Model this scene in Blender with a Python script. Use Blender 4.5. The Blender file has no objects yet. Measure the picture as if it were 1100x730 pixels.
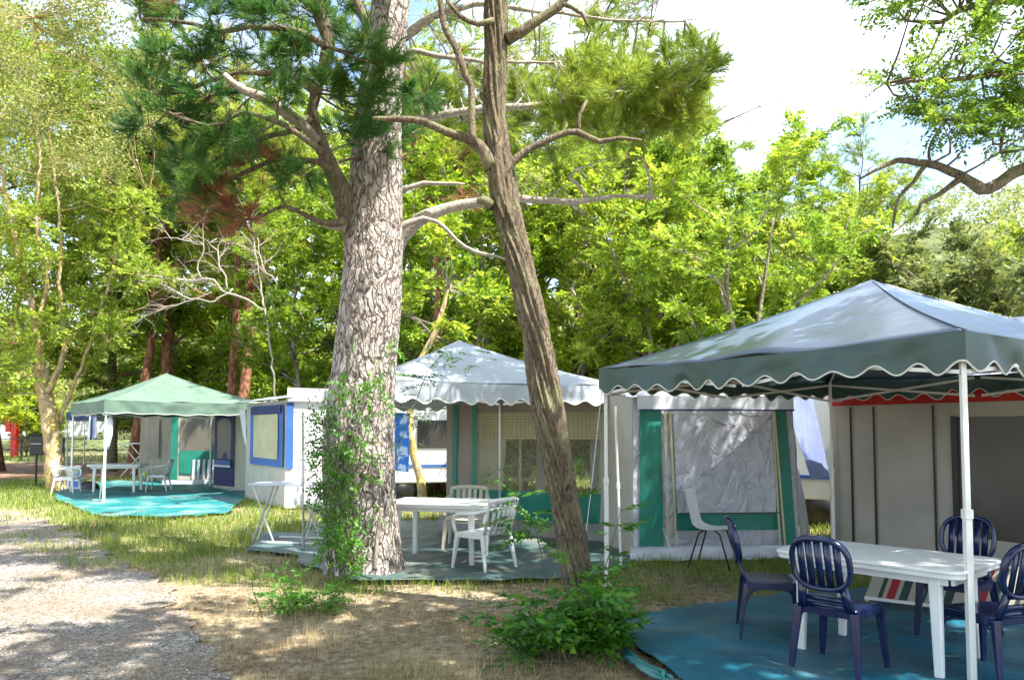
import bpy, math, random
import numpy as np
from mathutils import Vector, noise, Matrix
R = math.radians
sc = bpy.context.scene
C = sc.collection
rng = random.Random(7)
npr = np.random.default_rng(7)

# ---------------------------------------------------------------- camera
FPX, CAMH, PITCH, SHIFT = 830.0, 1.6, R(3.0), 52.5
cd = bpy.data.cameras.new('camera'); cam = bpy.data.objects.new('camera', cd); C.objects.link(cam)
cam.location = (0, 0, CAMH); cam.rotation_euler = (R(90) + PITCH, 0, 0)
cd.sensor_width = 36; cd.lens = 36 * FPX / 1100; cd.shift_y = SHIFT / 1100
cd.clip_start = 0.05; cd.clip_end = 2000
sc.camera = cam
def ray(px, py):
    u = (px - 550) / FPX; v = (365 - py + SHIFT) / FPX
    return Vector((u, math.cos(PITCH) - v * math.sin(PITCH), math.sin(PITCH) + v * math.cos(PITCH)))
def P(px, py, Y):                     # photograph point at a distance Y -> world point
    d = ray(px, py); return Vector((0, 0, CAMH)) + d * (Y / d.y)
def G(px, py, z=0.0):                 # photograph point on the ground
    d = ray(px, py); return Vector((0, 0, CAMH)) + d * ((z - CAMH) / d.z)

# ---------------------------------------------------------------- light
SUN_AZ = Vector((0.82, -0.57)).normalized(); SUN_EL = R(61)
sl = bpy.data.lights.new('sun', 'SUN'); sl.energy = 4.7; sl.angle = R(0.5); sl.color = (1.0, 0.95, 0.86)
so = bpy.data.objects.new('sun', sl); C.objects.link(so)
sdir = Vector((SUN_AZ.x * math.cos(SUN_EL), SUN_AZ.y * math.cos(SUN_EL), math.sin(SUN_EL)))
so.rotation_euler = sdir.to_track_quat('Z', 'Y').to_euler(); so.location = (0, 0, 40)
w = bpy.data.worlds.new('World'); sc.world = w; w.use_nodes = True
nt = w.node_tree; N = nt.nodes; L = nt.links
bg = N['Background']; bg.inputs[1].default_value = 0.15
sky = N.new('ShaderNodeTexSky'); sky.sky_type = 'NISHITA'; sky.sun_disc = False
sky.sun_elevation = SUN_EL; sky.sun_rotation = math.atan2(SUN_AZ.x, SUN_AZ.y)
sky.air_density = 1.0; sky.dust_density = 1.4
tc = N.new('ShaderNodeTexCoord'); mp = N.new('ShaderNodeMapping'); mp.inputs['Scale'].default_value = (1.6, 1.6, 4.0)
mp.inputs['Location'].default_value = (0.35, 0.1, 0.2)
nz = N.new('ShaderNodeTexNoise'); nz.inputs['Scale'].default_value = 1.5; nz.inputs['Detail'].default_value = 7
cr = N.new('ShaderNodeValToRGB'); cr.color_ramp.elements[0].position = .44; cr.color_ramp.elements[1].position = .66
mx = N.new('ShaderNodeMix'); mx.data_type = 'RGBA'
mx.inputs['B'].default_value = (5.6, 6.0, 6.5, 1)
L.new(tc.outputs['Generated'], mp.inputs[0]); L.new(mp.outputs[0], nz.inputs[0]); L.new(nz.outputs[0], cr.inputs[0])
L.new(cr.outputs[0], mx.inputs['Factor']); L.new(sky.outputs[0], mx.inputs['A']); L.new(mx.outputs['Result'], bg.inputs[0])
sc.view_settings.view_transform = 'Standard'; sc.view_settings.look = 'None'
sc.view_settings.exposure = 1.75; sc.view_settings.gamma = 1
cy = sc.cycles
cy.use_denoising = True; cy.max_bounces = 6; cy.diffuse_bounces = 3; cy.glossy_bounces = 2; cy.transmission_bounces = 3
cy.transparent_max_bounces = 8; cy.caustics_reflective = False; cy.caustics_refractive = False
cy.use_adaptive_sampling = True; cy.adaptive_threshold = 0.02
try: cy.denoiser = 'OPENIMAGEDENOISE'; cy.denoising_prefilter = 'ACCURATE'
except Exception: pass

# ---------------------------------------------------------------- materials
def newmat(name):
    m = bpy.data.materials.new(name); m.use_nodes = True
    nt = m.node_tree; return m, nt, nt.nodes, nt.links, nt.nodes['Principled BSDF']
def ramp(N, pts):
    r = N.new('ShaderNodeValToRGB'); e = r.color_ramp.elements
    e[0].position = pts[0][0]; e[0].color = (*pts[0][1], 1); e[1].position = pts[-1][0]; e[1].color = (*pts[-1][1], 1)
    for p, c in pts[1:-1]:
        x = e.new(p); x.color = (*c, 1)
    return r
def noisetex(N, L, scale, detail=4, coord='Object', stretch=None, tcn=None):
    t = tcn or N.new('ShaderNodeTexCoord'); n = N.new('ShaderNodeTexNoise')
    n.inputs['Scale'].default_value = scale; n.inputs['Detail'].default_value = detail
    if stretch:
        m = N.new('ShaderNodeMapping'); m.inputs['Scale'].default_value = stretch
        L.new(t.outputs[coord], m.inputs[0]); L.new(m.outputs[0], n.inputs[0])
    else: L.new(t.outputs[coord], n.inputs[0])
    return n
def bump(N, L, bsdf, hs, dist, strength=1.0, prev=None):
    b = N.new('ShaderNodeBump'); b.inputs['Distance'].default_value = dist; b.inputs['Strength'].default_value = strength
    L.new(hs, b.inputs['Height'])
    if prev: L.new(prev.outputs[0], b.inputs['Normal'])
    L.new(b.outputs[0], bsdf.inputs['Normal']); return b
def plain(name, col, rough=.5, metal=0, var=.12, spec=.5, nscale=6):
    m, nt, N, L, b = newmat(name)
    b.inputs['Roughness'].default_value = rough; b.inputs['Metallic'].default_value = metal
    b.inputs['Specular IOR Level'].default_value = spec
    n = noisetex(N, L, nscale, 5); lo = tuple(c * (1 - var) for c in col); hi = tuple(min(1, c * (1 + var)) for c in col)
    r = ramp(N, [(.3, lo), (.7, hi)]); L.new(n.outputs[0], r.inputs[0]); L.new(r.outputs[0], b.inputs['Base Color'])
    bump(N, L, b, n.outputs[0], .002, .4)
    return m
def fabric(name, col, rough=.65, transl=.18, spec=.3, dirt=.25, wr=.012, wscale=5, sheen=0.0, stretch=(1, 1, .45)):
    m, nt, N, L, b = newmat(name)
    b.inputs['Roughness'].default_value = rough; b.inputs['Specular IOR Level'].default_value = spec
    n = noisetex(N, L, 2.2, 6); lo = tuple(c * (1 - dirt) for c in col); hi = tuple(min(.92, c * (1 + dirt * .5)) for c in col)
    r = ramp(N, [(.3, lo), (.65, hi)]); L.new(n.outputs[0], r.inputs[0]); L.new(r.outputs[0], b.inputs['Base Color'])
    n2 = noisetex(N, L, wscale, 3, stretch=stretch); n2.inputs['Distortion'].default_value = 1.2
    bp = bump(N, L, b, n2.outputs[0], wr, .9)
    n3 = noisetex(N, L, 260, 1); bp2 = bump(N, L, b, n3.outputs[0], .0006, .5, bp)
    if sheen: b.inputs['Sheen Weight'].default_value = sheen; b.inputs['Sheen Roughness'].default_value = .4
    if transl:
        t = N.new('ShaderNodeBsdfTranslucent'); L.new(r.outputs[0], t.inputs[0])
        x = N.new('ShaderNodeMixShader'); x.inputs[0].default_value = transl
        L.new(b.outputs[0], x.inputs[1]); L.new(t.outputs[0], x.inputs[2]); L.new(x.outputs[0], N['Material Output'].inputs[0])
    return m
def leafmat(name, a, b_, c, transl=.4, rough=.5, spec=.35):
    m, nt, N, L, b = newmat(name)
    g = N.new('ShaderNodeNewGeometry'); oi = N.new('ShaderNodeObjectInfo')
    n = noisetex(N, L, .9, 2)
    ad = N.new('ShaderNodeMath'); ad.operation = 'MULTIPLY_ADD'; ad.inputs[1].default_value = .6
    L.new(g.outputs['Random Per Island'], ad.inputs[0])
    a2 = N.new('ShaderNodeMath'); a2.operation = 'MULTIPLY_ADD'; a2.inputs[1].default_value = .9; a2.inputs[2].default_value = -.36
    L.new(n.outputs[0], a2.inputs[0]); L.new(a2.outputs[0], ad.inputs[2])
    a3 = N.new('ShaderNodeMath'); a3.operation = 'MULTIPLY_ADD'; a3.inputs[1].default_value = .22
    L.new(oi.outputs['Random'], a3.inputs[0]); L.new(ad.outputs[0], a3.inputs[2])
    r = ramp(N, [(.1, a), (.5, b_), (.95, c)]); L.new(a3.outputs[0], r.inputs[0])
    L.new(r.outputs[0], b.inputs['Base Color']); b.inputs['Roughness'].default_value = rough; b.inputs['Specular IOR Level'].default_value = spec
    t = N.new('ShaderNodeBsdfTranslucent')
    hs = N.new('ShaderNodeHueSaturation'); hs.inputs['Value'].default_value = 1.5; hs.inputs['Hue'].default_value = .485
    L.new(r.outputs[0], hs.inputs['Color']); L.new(hs.outputs[0], t.inputs[0])
    x = N.new('ShaderNodeMixShader'); x.inputs[0].default_value = transl
    L.new(b.outputs[0], x.inputs[1]); L.new(t.outputs[0], x.inputs[2]); L.new(x.outputs[0], N['Material Output'].inputs[0])
    return m
def barkmat(name, pts, scale=9, stretch=(1, 1, .28), crack=.5, dist=.02, lichen=None):
    m, nt, N, L, b = newmat(name)
    t = N.new('ShaderNodeTexCoord'); mp = N.new('ShaderNodeMapping'); mp.inputs['Scale'].default_value = stretch
    wn = N.new('ShaderNodeTexNoise'); wn.inputs['Scale'].default_value = 3.5; wn.inputs['Detail'].default_value = 3
    L.new(t.outputs['Object'], wn.inputs[0])
    vm = N.new('ShaderNodeVectorMath'); vm.operation = 'MULTIPLY_ADD'; vm.inputs[1].default_value = (.22, .22, .22)
    L.new(wn.outputs['Color'], vm.inputs[0]); L.new(t.outputs['Object'], vm.inputs[2]); L.new(vm.outputs[0], mp.inputs[0])
    v = N.new('ShaderNodeTexVoronoi'); v.feature = 'DISTANCE_TO_EDGE'; v.inputs['Scale'].default_value = scale; L.new(mp.outputs[0], v.inputs[0])
    cr = N.new('ShaderNodeValToRGB'); cr.color_ramp.elements[0].position = 0; cr.color_ramp.elements[1].position = .16; L.new(v.outputs[0], cr.inputs[0])
    n = N.new('ShaderNodeTexNoise'); n.inputs['Scale'].default_value = scale * 2.5; n.inputs['Detail'].default_value = 8; L.new(mp.outputs[0], n.inputs[0])
    mu = N.new('ShaderNodeMath'); mu.operation = 'MULTIPLY'; L.new(cr.outputs[0], mu.inputs[0]); L.new(n.outputs[0], mu.inputs[1])
    mr = N.new('ShaderNodeMath'); mr.operation = 'MULTIPLY_ADD'; mr.inputs[1].default_value = crack; 
    m1 = N.new('ShaderNodeMath'); m1.operation = 'MULTIPLY'; m1.inputs[1].default_value = 1 - crack; L.new(n.outputs[0], m1.inputs[0])
    L.new(mu.outputs[0], mr.inputs[0]); L.new(m1.outputs[0], mr.inputs[2])
    r = ramp(N, pts); L.new(mr.outputs[0], r.inputs[0]); out = r.outputs[0]
    if lichen:
        n4 = N.new('ShaderNodeTexNoise'); n4.inputs['Scale'].default_value = 4; n4.inputs['Detail'].default_value = 6; L.new(t.outputs['Object'], n4.inputs[0])
        r4 = ramp(N, [(.5, (0, 0, 0)), (.62, (1, 1, 1))]); L.new(n4.outputs[0], r4.inputs[0])
        x = N.new('ShaderNodeMix'); x.data_type = 'RGBA'; x.inputs['B'].default_value = (*lichen, 1)
        mm = N.new('ShaderNodeMath'); mm.operation = 'MULTIPLY'; mm.inputs[1].default_value = .6; L.new(r4.outputs[0], mm.inputs[0])
        L.new(mm.outputs[0], x.inputs['Factor']); L.new(out, x.inputs['A']); out = x.outputs['Result']
    L.new(out, b.inputs['Base Color']); b.inputs['Roughness'].default_value = .9; b.inputs['Specular IOR Level'].default_value = .2
    bump(N, L, b, mr.outputs[0], dist, 1)
    return m
M = {}
M['pine_bark'] = barkmat('pine bark', [(.12, (.035, .026, .022)), (.27, (.13, .10, .088)), (.40, (.33, .285, .255)), (.62, (.56, .51, .47))], 15, (1, 1, .26), .5, .05)
M['furrow_bark'] = barkmat('furrowed bark', [(.1, (.05, .038, .028)), (.4, (.145, .115, .08)), (.8, (.29, .24, .17))], 26, (1, 1, .12), .5, .015, (.22, .22, .12))
M['red_bark'] = barkmat('red pine bark', [(.05, (.06, .03, .02)), (.35, (.22, .10, .06)), (.8, (.38, .2, .13))], 7, (1, 1, .3), .7, .03)
M['grey_bark'] = barkmat('grey bark', [(.1, (.09, .075, .055)), (.45, (.26, .22, .17)), (.8, (.42, .37, .30))], 9, (1, 1, .3), .5, .02)
M['ochre_bark'] = barkmat('ochre bark', [(.1, (.2, .14, .07)), (.45, (.44, .33, .2)), (.8, (.66, .56, .40))], 7, (1, 1, .3), .5, .02, (.55, .40, .07))
M['dead_wood'] = barkmat('bleached dead wood', [(.1, (.16, .13, .11)), (.5, (.38, .335, .28)), (.8, (.56, .52, .46))], 14, (1, 1, 1), .3, .006)
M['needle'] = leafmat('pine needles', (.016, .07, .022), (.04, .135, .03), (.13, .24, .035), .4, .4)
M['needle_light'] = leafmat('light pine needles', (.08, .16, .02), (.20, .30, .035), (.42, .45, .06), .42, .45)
M['needle_brown'] = leafmat('dead pine needles', (.16, .06, .03), (.30, .14, .07), (.42, .24, .13), .2, .6)
M['leaf_bright'] = leafmat('bright green leaves', (.05, .13, .012), (.21, .33, .02), (.50, .54, .06), .47, .42)
M['leaf_mid'] = leafmat('mid green leaves', (.05, .12, .014), (.14, .25, .022), (.32, .42, .04), .48, .42)
M['leaf_pale'] = leafmat('pale green leaves', (.10, .17, .022), (.23, .33, .035), (.47, .52, .08), .45, .5)
M['leaf_dark'] = leafmat('dark green leaves', (.012, .045, .014), (.03, .09, .022), (.08, .16, .03), .3, .4)
M['leaf_olive'] = leafmat('olive green leaves', (.05, .075, .025), (.12, .16, .045), (.26, .29, .075), .3, .55)
M['leaf_sun'] = leafmat('yellow green leaves', (.09, .17, .02), (.27, .36, .035), (.55, .55, .11), .5, .42)
M['leaf_hill'] = leafmat('hillside leaves', (.09, .115, .035), (.21, .25, .06), (.38, .40, .11), .35, .55)
M['leaf_bush'] = leafmat('bush leaves', (.022, .10, .012), (.065, .22, .02), (.20, .40, .035), .45, .38, .5)
M['stem'] = plain('green brown stem', (.10, .11, .04), .7)
M['grass'] = leafmat('green grass', (.06, .12, .02), (.17, .26, .035), (.38, .42, .09), .4, .6, .2)
M['straw'] = leafmat('dry grass', (.20, .15, .075), (.40, .32, .17), (.62, .54, .32), .3, .7, .2)
M['litter'] = leafmat('fallen leaves and needles', (.08, .05, .028), (.21, .13, .075), (.42, .30, .19), .1, .8, .2)
M['white_plastic'] = plain('white plastic', (.74, .75, .74), .38, 0, .05)
M['cream_plastic'] = plain('cream plastic', (.55, .52, .42), .45, 0, .06)
M['navy_plastic'] = plain('navy blue plastic', (.007, .014, .062), .2, 0, .15, .6)
M['white_metal'] = plain('white painted metal', (.72, .73, .70), .35, 0, .06)
M['grey_metal'] = plain('grey metal', (.42, .43, .45), .35, .7, .1)
M['dark_metal'] = plain('dark metal', (.03, .03, .035), .4, .4, .2)
M['black'] = plain('black plastic', (.012, .012, .014), .4)
M['red_paint'] = plain('red paint', (.55, .02, .015), .4)
M['brown_wood'] = plain('weathered wood', (.16, .10, .06), .8)
M['canopy_sky_tint'] = fabric('sky tinted green canopy cloth', (.085, .125, .20), .28, .02, 1.0, .14, .010, 3, .0)  # dark green roof cloth with the sky's blue sheen put into its colour
M['canopy_side'] = fabric('dark green hem cloth', (.030, .072, .066), .42, .02, .6, .18, .008, 4, .0)
M['canopy_under'] = fabric('dark green valance cloth', (.020, .075, .064), .55, .05, .4, .2, .006, 5)
M['trim'] = plain('white binding', (.66, .66, .60), .6, 0, .08)
M['canopy_white'] = fabric('pale canopy cloth', (.46, .51, .57), .45, .12, .4, .14, .015, 3)
M['canopy_pale'] = fabric('pale green canopy cloth', (.125, .195, .15), .6, .12, .3, .22, .015, 3)
M['canopy_blue'] = fabric('blue canopy cloth', (.10, .17, .42), .5, .12, .4)
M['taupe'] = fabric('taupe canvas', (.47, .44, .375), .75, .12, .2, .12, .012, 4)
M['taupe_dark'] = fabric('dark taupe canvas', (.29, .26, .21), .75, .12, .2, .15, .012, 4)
M['silver'] = fabric('silver grey tent cloth', (.44, .46, .53), .36, .08, .6, .16, .075, 4.5, 0, (1, 1, .7))
M['silver_white'] = fabric('silver white tent cloth', (.60, .63, .70), .4, .1, .5, .12, .02, 5)
M['green_panel'] = fabric('green tent panel', (.018, .21, .155), .5, .1, .4, .2, .015, 6)
M['cream_trim'] = fabric('cream seam tape', (.50, .47, .28), .6, 0, .3, .1, .002)
M['red_cloth'] = fabric('red awning cloth', (.52, .03, .025), .6, .15, .3, .1, .01)
M['blue_cloth'] = fabric('blue tent cloth', (.045, .13, .38), .55, .1, .3, .15, .01)
M['navy_cloth'] = fabric('navy tent cloth', (.02, .03, .12), .6, .05, .3, .15, .01)
M['white_cloth'] = fabric('white tent cloth', (.74, .77, .80), .55, .15, .3, .08, .012, 4)
M['slate_cloth'] = fabric('slate blue tent cloth', (.17, .21, .40), .5, .08, .4, .15, .02, 5)
M['beige_curtain'] = fabric('beige curtain', (.62, .56, .36), .7, .25, .2, .15, .02, 7, 0, (2, 2, .2))
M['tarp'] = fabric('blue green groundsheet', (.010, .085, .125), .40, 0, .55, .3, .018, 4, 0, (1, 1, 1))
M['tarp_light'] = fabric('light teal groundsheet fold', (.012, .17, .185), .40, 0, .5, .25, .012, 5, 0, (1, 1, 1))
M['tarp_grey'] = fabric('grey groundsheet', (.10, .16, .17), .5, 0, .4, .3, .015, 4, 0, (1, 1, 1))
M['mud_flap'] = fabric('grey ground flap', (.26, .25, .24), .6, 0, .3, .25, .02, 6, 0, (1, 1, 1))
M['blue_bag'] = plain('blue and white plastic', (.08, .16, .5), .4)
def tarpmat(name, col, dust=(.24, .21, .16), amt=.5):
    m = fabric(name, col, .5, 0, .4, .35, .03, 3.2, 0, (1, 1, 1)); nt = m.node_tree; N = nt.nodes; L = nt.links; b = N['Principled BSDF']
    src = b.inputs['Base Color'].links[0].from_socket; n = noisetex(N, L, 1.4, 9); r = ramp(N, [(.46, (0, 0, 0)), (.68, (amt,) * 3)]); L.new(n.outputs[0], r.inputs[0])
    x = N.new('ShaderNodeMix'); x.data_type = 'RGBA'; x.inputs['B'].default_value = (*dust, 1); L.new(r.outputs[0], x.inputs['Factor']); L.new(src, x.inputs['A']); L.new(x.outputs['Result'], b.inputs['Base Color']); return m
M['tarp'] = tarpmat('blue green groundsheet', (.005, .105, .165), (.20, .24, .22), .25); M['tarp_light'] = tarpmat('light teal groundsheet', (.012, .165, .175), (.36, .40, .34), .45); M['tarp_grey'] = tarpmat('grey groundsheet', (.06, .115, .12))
def netmat(name, col, alpha, rough=.3, bd=.045):
    m, nt, N, L, b = newmat(name)
    b.inputs['Base Color'].default_value = (*col, 1); b.inputs['Roughness'].default_value = rough; b.inputs['Specular IOR Level'].default_value = .6
    n = noisetex(N, L, 1.7, 2, stretch=(1, 1, .45)); n.inputs['Distortion'].default_value = 1.0; bump(N, L, b, n.outputs[0], bd, 1)
    t = N.new('ShaderNodeBsdfTransparent'); x = N.new('ShaderNodeMixShader'); x.inputs[0].default_value = alpha
    L.new(t.outputs[0], x.inputs[1]); L.new(b.outputs[0], x.inputs[2]); L.new(x.outputs[0], N['Material Output'].inputs[0])
    return m
M['clear_film'] = netmat('clear window film', (.60, .56, .34), .20, .08)
M['dark_net'] = netmat('dark window mesh', (.035, .033, .03), .86, .3, .012)
M['grey_net'] = netmat('grey window mesh', (.14, .13, .11), .72, .4, .015)
def stripemat(name, cols, width, axis=0, rot=0):
    m, nt, N, L, b = newmat(name); b.inputs['Roughness'].default_value = .8
    t = N.new('ShaderNodeTexCoord'); mp = N.new('ShaderNodeMapping'); mp.inputs['Rotation'].default_value = (0, 0, rot)
    L.new(t.outputs['UV'], mp.inputs[0]); s = N.new('ShaderNodeSeparateXYZ'); L.new(mp.outputs[0], s.inputs[0])
    mu = N.new('ShaderNodeMath'); mu.operation = 'MULTIPLY'; mu.inputs[1].default_value = 1 / width; L.new(s.outputs[axis], mu.inputs[0])
    fr = N.new('ShaderNodeMath'); fr.operation = 'FRACT'; L.new(mu.outputs[0], fr.inputs[0])
    r = N.new('ShaderNodeValToRGB'); r.color_ramp.interpolation = 'CONSTANT'; e = r.color_ramp.elements
    e[0].position = 0; e[0].color = (*cols[0], 1); e[1].position = 1 / len(cols); e[1].color = (*cols[1], 1)
    for i in range(2, len(cols)):
        x = e.new(i / len(cols)); x.color = (*cols[i], 1)
    L.new(fr.outputs[0], r.inputs[0]); L.new(r.outputs[0], b.inputs['Base Color']); return m
cr_, gn_, rd_ = (.27, .25, .20), (.012, .035, .03), (.24, .012, .02)
M['stripes'] = stripemat('striped sling cloth', [cr_, cr_, cr_, gn_, cr_, rd_, rd_, cr_, gn_, gn_], .34, 0)
M['towel_stripes'] = stripemat('striped towel', [(.7, .7, .72), (.03, .04, .12), (.25, .35, .55)], .16, 0)
def floralmat():
    m, nt, N, L, b = newmat('blue patterned towel'); b.inputs['Roughness'].default_value = .9
    n = noisetex(N, L, 9, 2); r = ramp(N, [(.46, (.03, .18, .62)), (.56, (.45, .62, .85))]); L.new(n.outputs[0], r.inputs[0]); L.new(r.outputs[0], b.inputs['Base Color']); return m
M['towel_blue'] = floralmat()
def check_curtain():
    m, nt, N, L, b = newmat('checked beige curtain'); b.inputs['Roughness'].default_value = .8
    t = N.new('ShaderNodeTexCoord'); br = N.new('ShaderNodeTexBrick'); br.offset = 0
    br.inputs['Scale'].default_value = 9; br.inputs['Mortar Size'].default_value = .03; br.inputs['Color1'].default_value = (.80, .74, .46, 1); br.inputs['Color2'].default_value = (.72, .66, .36, 1)
    br.inputs['Mortar'].default_value = (.36, .33, .24, 1); br.inputs['Brick Width'].default_value = .6; br.inputs['Row Height'].default_value = .4
    L.new(t.outputs['UV'], br.inputs[0]); L.new(br.outputs[0], b.inputs['Base Color'])
    tr_ = N.new('ShaderNodeBsdfTranslucent'); x = N.new('ShaderNodeMixShader'); x.inputs[0].default_value = .45; L.new(br.outputs[0], tr_.inputs[0])
    L.new(b.outputs[0], x.inputs[1]); L.new(tr_.outputs[0], x.inputs[2]); L.new(x.outputs[0], N['Material Output'].inputs[0]); return m
M['curtain_check'] = check_curtain()

# ---------------------------------------------------------------- object helpers
ORG = {}
def tag(o, label=None, cat=None, group=None, kind=None):
    if label: o['label'] = label
    if cat: o['category'] = cat
    if group: o['group'] = group
    if kind: o['kind'] = kind
    return o
def thing(name, label, cat, loc=(0, 0, 0), group=None):
    o = bpy.data.objects.new(name, None); C.objects.link(o); o.empty_display_size = .2
    o.location = Vector(loc); ORG[o.name] = Vector(loc); return tag(o, label, cat, group)
class MB:
    def __init__(s): s.v = []; s.f = []; s.uv = None
    def add(s, vs, fs):
        b = len(s.v); s.v += [tuple(x) for x in vs]; s.f += [tuple(b + i for i in f) for f in fs]
    def box(s, c, d, rz=0, mat=None):
        x, y, z = d[0] / 2, d[1] / 2, d[2] / 2
        m = mat or Matrix.Rotation(rz, 3, 'Z'); c = Vector(c)
        vs = [c + m @ Vector((a * x, b * y, e * z)) for a, b, e in ((-1,-1,-1),(1,-1,-1),(1,1,-1),(-1,1,-1),(-1,-1,1),(1,-1,1),(1,1,1),(-1,1,1))]
        s.add(vs, [(0,3,2,1),(4,5,6,7),(0,1,5,4),(1,2,6,5),(2,3,7,6),(3,0,4,7)])
    def bar(s, a, b, w, h=None, w2=None, up=(0, 0, 1)):
        a = Vector(a); b = Vector(b); h = h or w; k = (w2 / w) if w2 else 1
        d = (b - a).normalized(); u = Vector(up)
        if abs(d.dot(u)) > .97: u = Vector((0, 1, 0))
        sx = d.cross(u).normalized(); sy = sx.cross(d).normalized()
        vs = []
        for p, q in ((a, 1), (b, k)):
            for i, j in ((-1,-1),(1,-1),(1,1),(-1,1)): vs.append(p + sx * (i * w / 2 * q) + sy * (j * h / 2 * q))
        s.add(vs, [(0,1,2,3),(7,6,5,4),(0,4,5,1),(1,5,6,2),(2,6,7,3),(3,7,4,0)])
    def tube(s, pts, rads, sides=8, cap=True, disp=None, flat=1.0):
        pts = [Vector(p) for p in pts]; n = len(pts)
        if not hasattr(rads, '__len__'): rads = [rads] * n
        t = (pts[1] - pts[0]).normalized(); ref = Vector((0, 0, 1)) if abs(t.z) < .9 else Vector((1, 0, 0))
        x = t.cross(ref).normalized(); base = len(s.v)
        for i in range(n):
            t = (pts[min(i + 1, n - 1)] - pts[max(i - 1, 0)]).normalized()
            x = (x - t * x.dot(t)).normalized(); y = t.cross(x)
            for k in range(sides):
                a = 2 * math.pi * k / sides; r = rads[i]
                if disp: r = disp(r, a, i, pts[i])
                p = pts[i] + x * (math.cos(a) * r) + y * (math.sin(a) * r * flat); s.v.append((p.x, p.y, p.z))
        for i in range(n - 1):
            for k in range(sides):
                k2 = (k + 1) % sides
                s.f.append((base + i * sides + k, base + i * sides + k2, base + (i + 1) * sides + k2, base + (i + 1) * sides + k))
        if cap:
            s.f.append(tuple(base + k for k in range(sides - 1, -1, -1))); s.f.append(tuple(base + (n - 1) * sides + k for k in range(sides)))
    def prism(s, poly, z0, z1):
        n = len(poly); s.add([(p[0], p[1], z0) for p in poly] + [(p[0], p[1], z1) for p in poly],
            [tuple(range(n - 1, -1, -1)), tuple(range(n, 2 * n))] + [(i, (i + 1) % n, n + (i + 1) % n, n + i) for i in range(n)])
    def sheet(s, a, b, c, d, nx, ny, amp=0, seed=0, scale=1.5, fold=0, foldn=6, off=0):   # a,b bottom; c,d top
        a, b, c, d = map(Vector, (a, b, c, d)); base = len(s.v); nrm = (b - a).cross(d - a).normalized()
        for j in range(ny + 1):
            for i in range(nx + 1):
                u, v = i / nx, j / ny; p = a.lerp(b, u).lerp(d.lerp(c, u), v)
                k = min(1, 6 * min(u, 1 - u) + .25) * min(1, 6 * min(v, 1 - v) + .25)
                q = amp * noise.noise(p * scale + Vector((seed * 7.3, 0, seed))) * k
                if fold: q += fold * math.sin(u * foldn * 6.283 + 2 * noise.noise(Vector((u * 3, v, seed)))) * (1 - .5 * v)
                p = p + nrm * (q + off); s.v.append((p.x, p.y, p.z))
        for j in range(ny):
            for i in range(nx):
                o = base + j * (nx + 1) + i; s.f.append((o, o + 1, o + nx + 2, o + nx + 1))
        W = (b - a).length; H = (d - a).length
        if s.uv is None: s.uv = {}
        for j in range(ny + 1):
            for i in range(nx + 1): s.uv[base + j * (nx + 1) + i] = (i / nx * W, j / ny * H)
    def build(s, name, mat, parent=None, smooth=False, bevel=0, thick=0, sub=0, label=None):
        me = bpy.data.meshes.new(name)
        org = ORG.get(parent.name, Vector()) if parent else Vector()
        me.from_pydata([(x - org.x, y - org.y, z - org.z) for x, y, z in s.v], [], s.f)
        if s.uv:
            ul = me.uv_layers.new(name='UVMap'); 
            for lp in me.loops: ul.data[lp.index].uv = s.uv.get(lp.vertex_index, (0, 0))
        me.materials.append(M[mat] if isinstance(mat, str) else mat)
        if smooth: me.polygons.foreach_set('use_smooth', [True] * len(me.polygons))
        o = bpy.data.objects.new(name, me); C.objects.link(o)
        if parent: o.parent = parent; ORG[o.name] = org
        if bevel:
            m = o.modifiers.new('b', 'BEVEL'); m.width = bevel; m.segments = 2; m.limit_method = 'ANGLE'; m.angle_limit = R(40)
        if thick:
            m = o.modifiers.new('t', 'SOLIDIFY'); m.thickness = thick; m.offset = 0
        if sub:
            m = o.modifiers.new('s', 'SUBSURF'); m.levels = m.render_levels = sub
        if label: o['label'] = label
        return o
def npmesh(name, V, F, mat, parent=None):           # V (n,3), F (m,k) numpy
    me = bpy.data.meshes.new(name); org = ORG.get(parent.name, Vector()) if parent else Vector()
    V = np.asarray(V, np.float32) - np.array(org, np.float32); F = np.asarray(F, np.int32); k = F.shape[1]
    me.vertices.add(len(V)); me.vertices.foreach_set('co', V.ravel())
    me.loops.add(F.size); me.loops.foreach_set('vertex_index', F.ravel())
    me.polygons.add(len(F)); me.polygons.foreach_set('loop_start', np.arange(0, F.size, k, dtype=np.int32))
    me.update(calc_edges=True); me.materials.append(M[mat])
    o = bpy.data.objects.new(name, me); C.objects.link(o)
    if parent: o.parent = parent; ORG[o.name] = org
    return o
def copy_tree(o, parent=None):
    c = o.copy(); C.objects.link(c); c.parent = parent
    for ch in list(o.children): copy_tree(ch, c)
    return c
def place(o, x, y, rz=0, label=None, z=0, s=None):
    o.location = (x, y, z); o.rotation_euler = (0, 0, rz)
    if s: o.scale = (s, s, s)
    if label: o['label'] = label
    return o
def cr_spline(pts, rads, step):
    P_ = [Vector(p) for p in pts]; out = []; ro = []
    for i in range(len(P_) - 1):
        p0 = P_[max(i - 1, 0)]; p1 = P_[i]; p2 = P_[i + 1]; p3 = P_[min(i + 2, len(P_) - 1)]
        k = max(1, int((p2 - p1).length / step))
        for j in range(k):
            t = j / k; t2 = t * t; t3 = t2 * t
            out.append(.5 * ((2 * p1) + (p2 - p0) * t + (2 * p0 - 5 * p1 + 4 * p2 - p3) * t2 + (3 * p1 - p0 - 3 * p2 + p3) * t3))
            ro.append(rads[i] * (1 - t) + rads[i + 1] * t)
    out.append(P_[-1]); ro.append(rads[-1]); return out, ro

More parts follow.
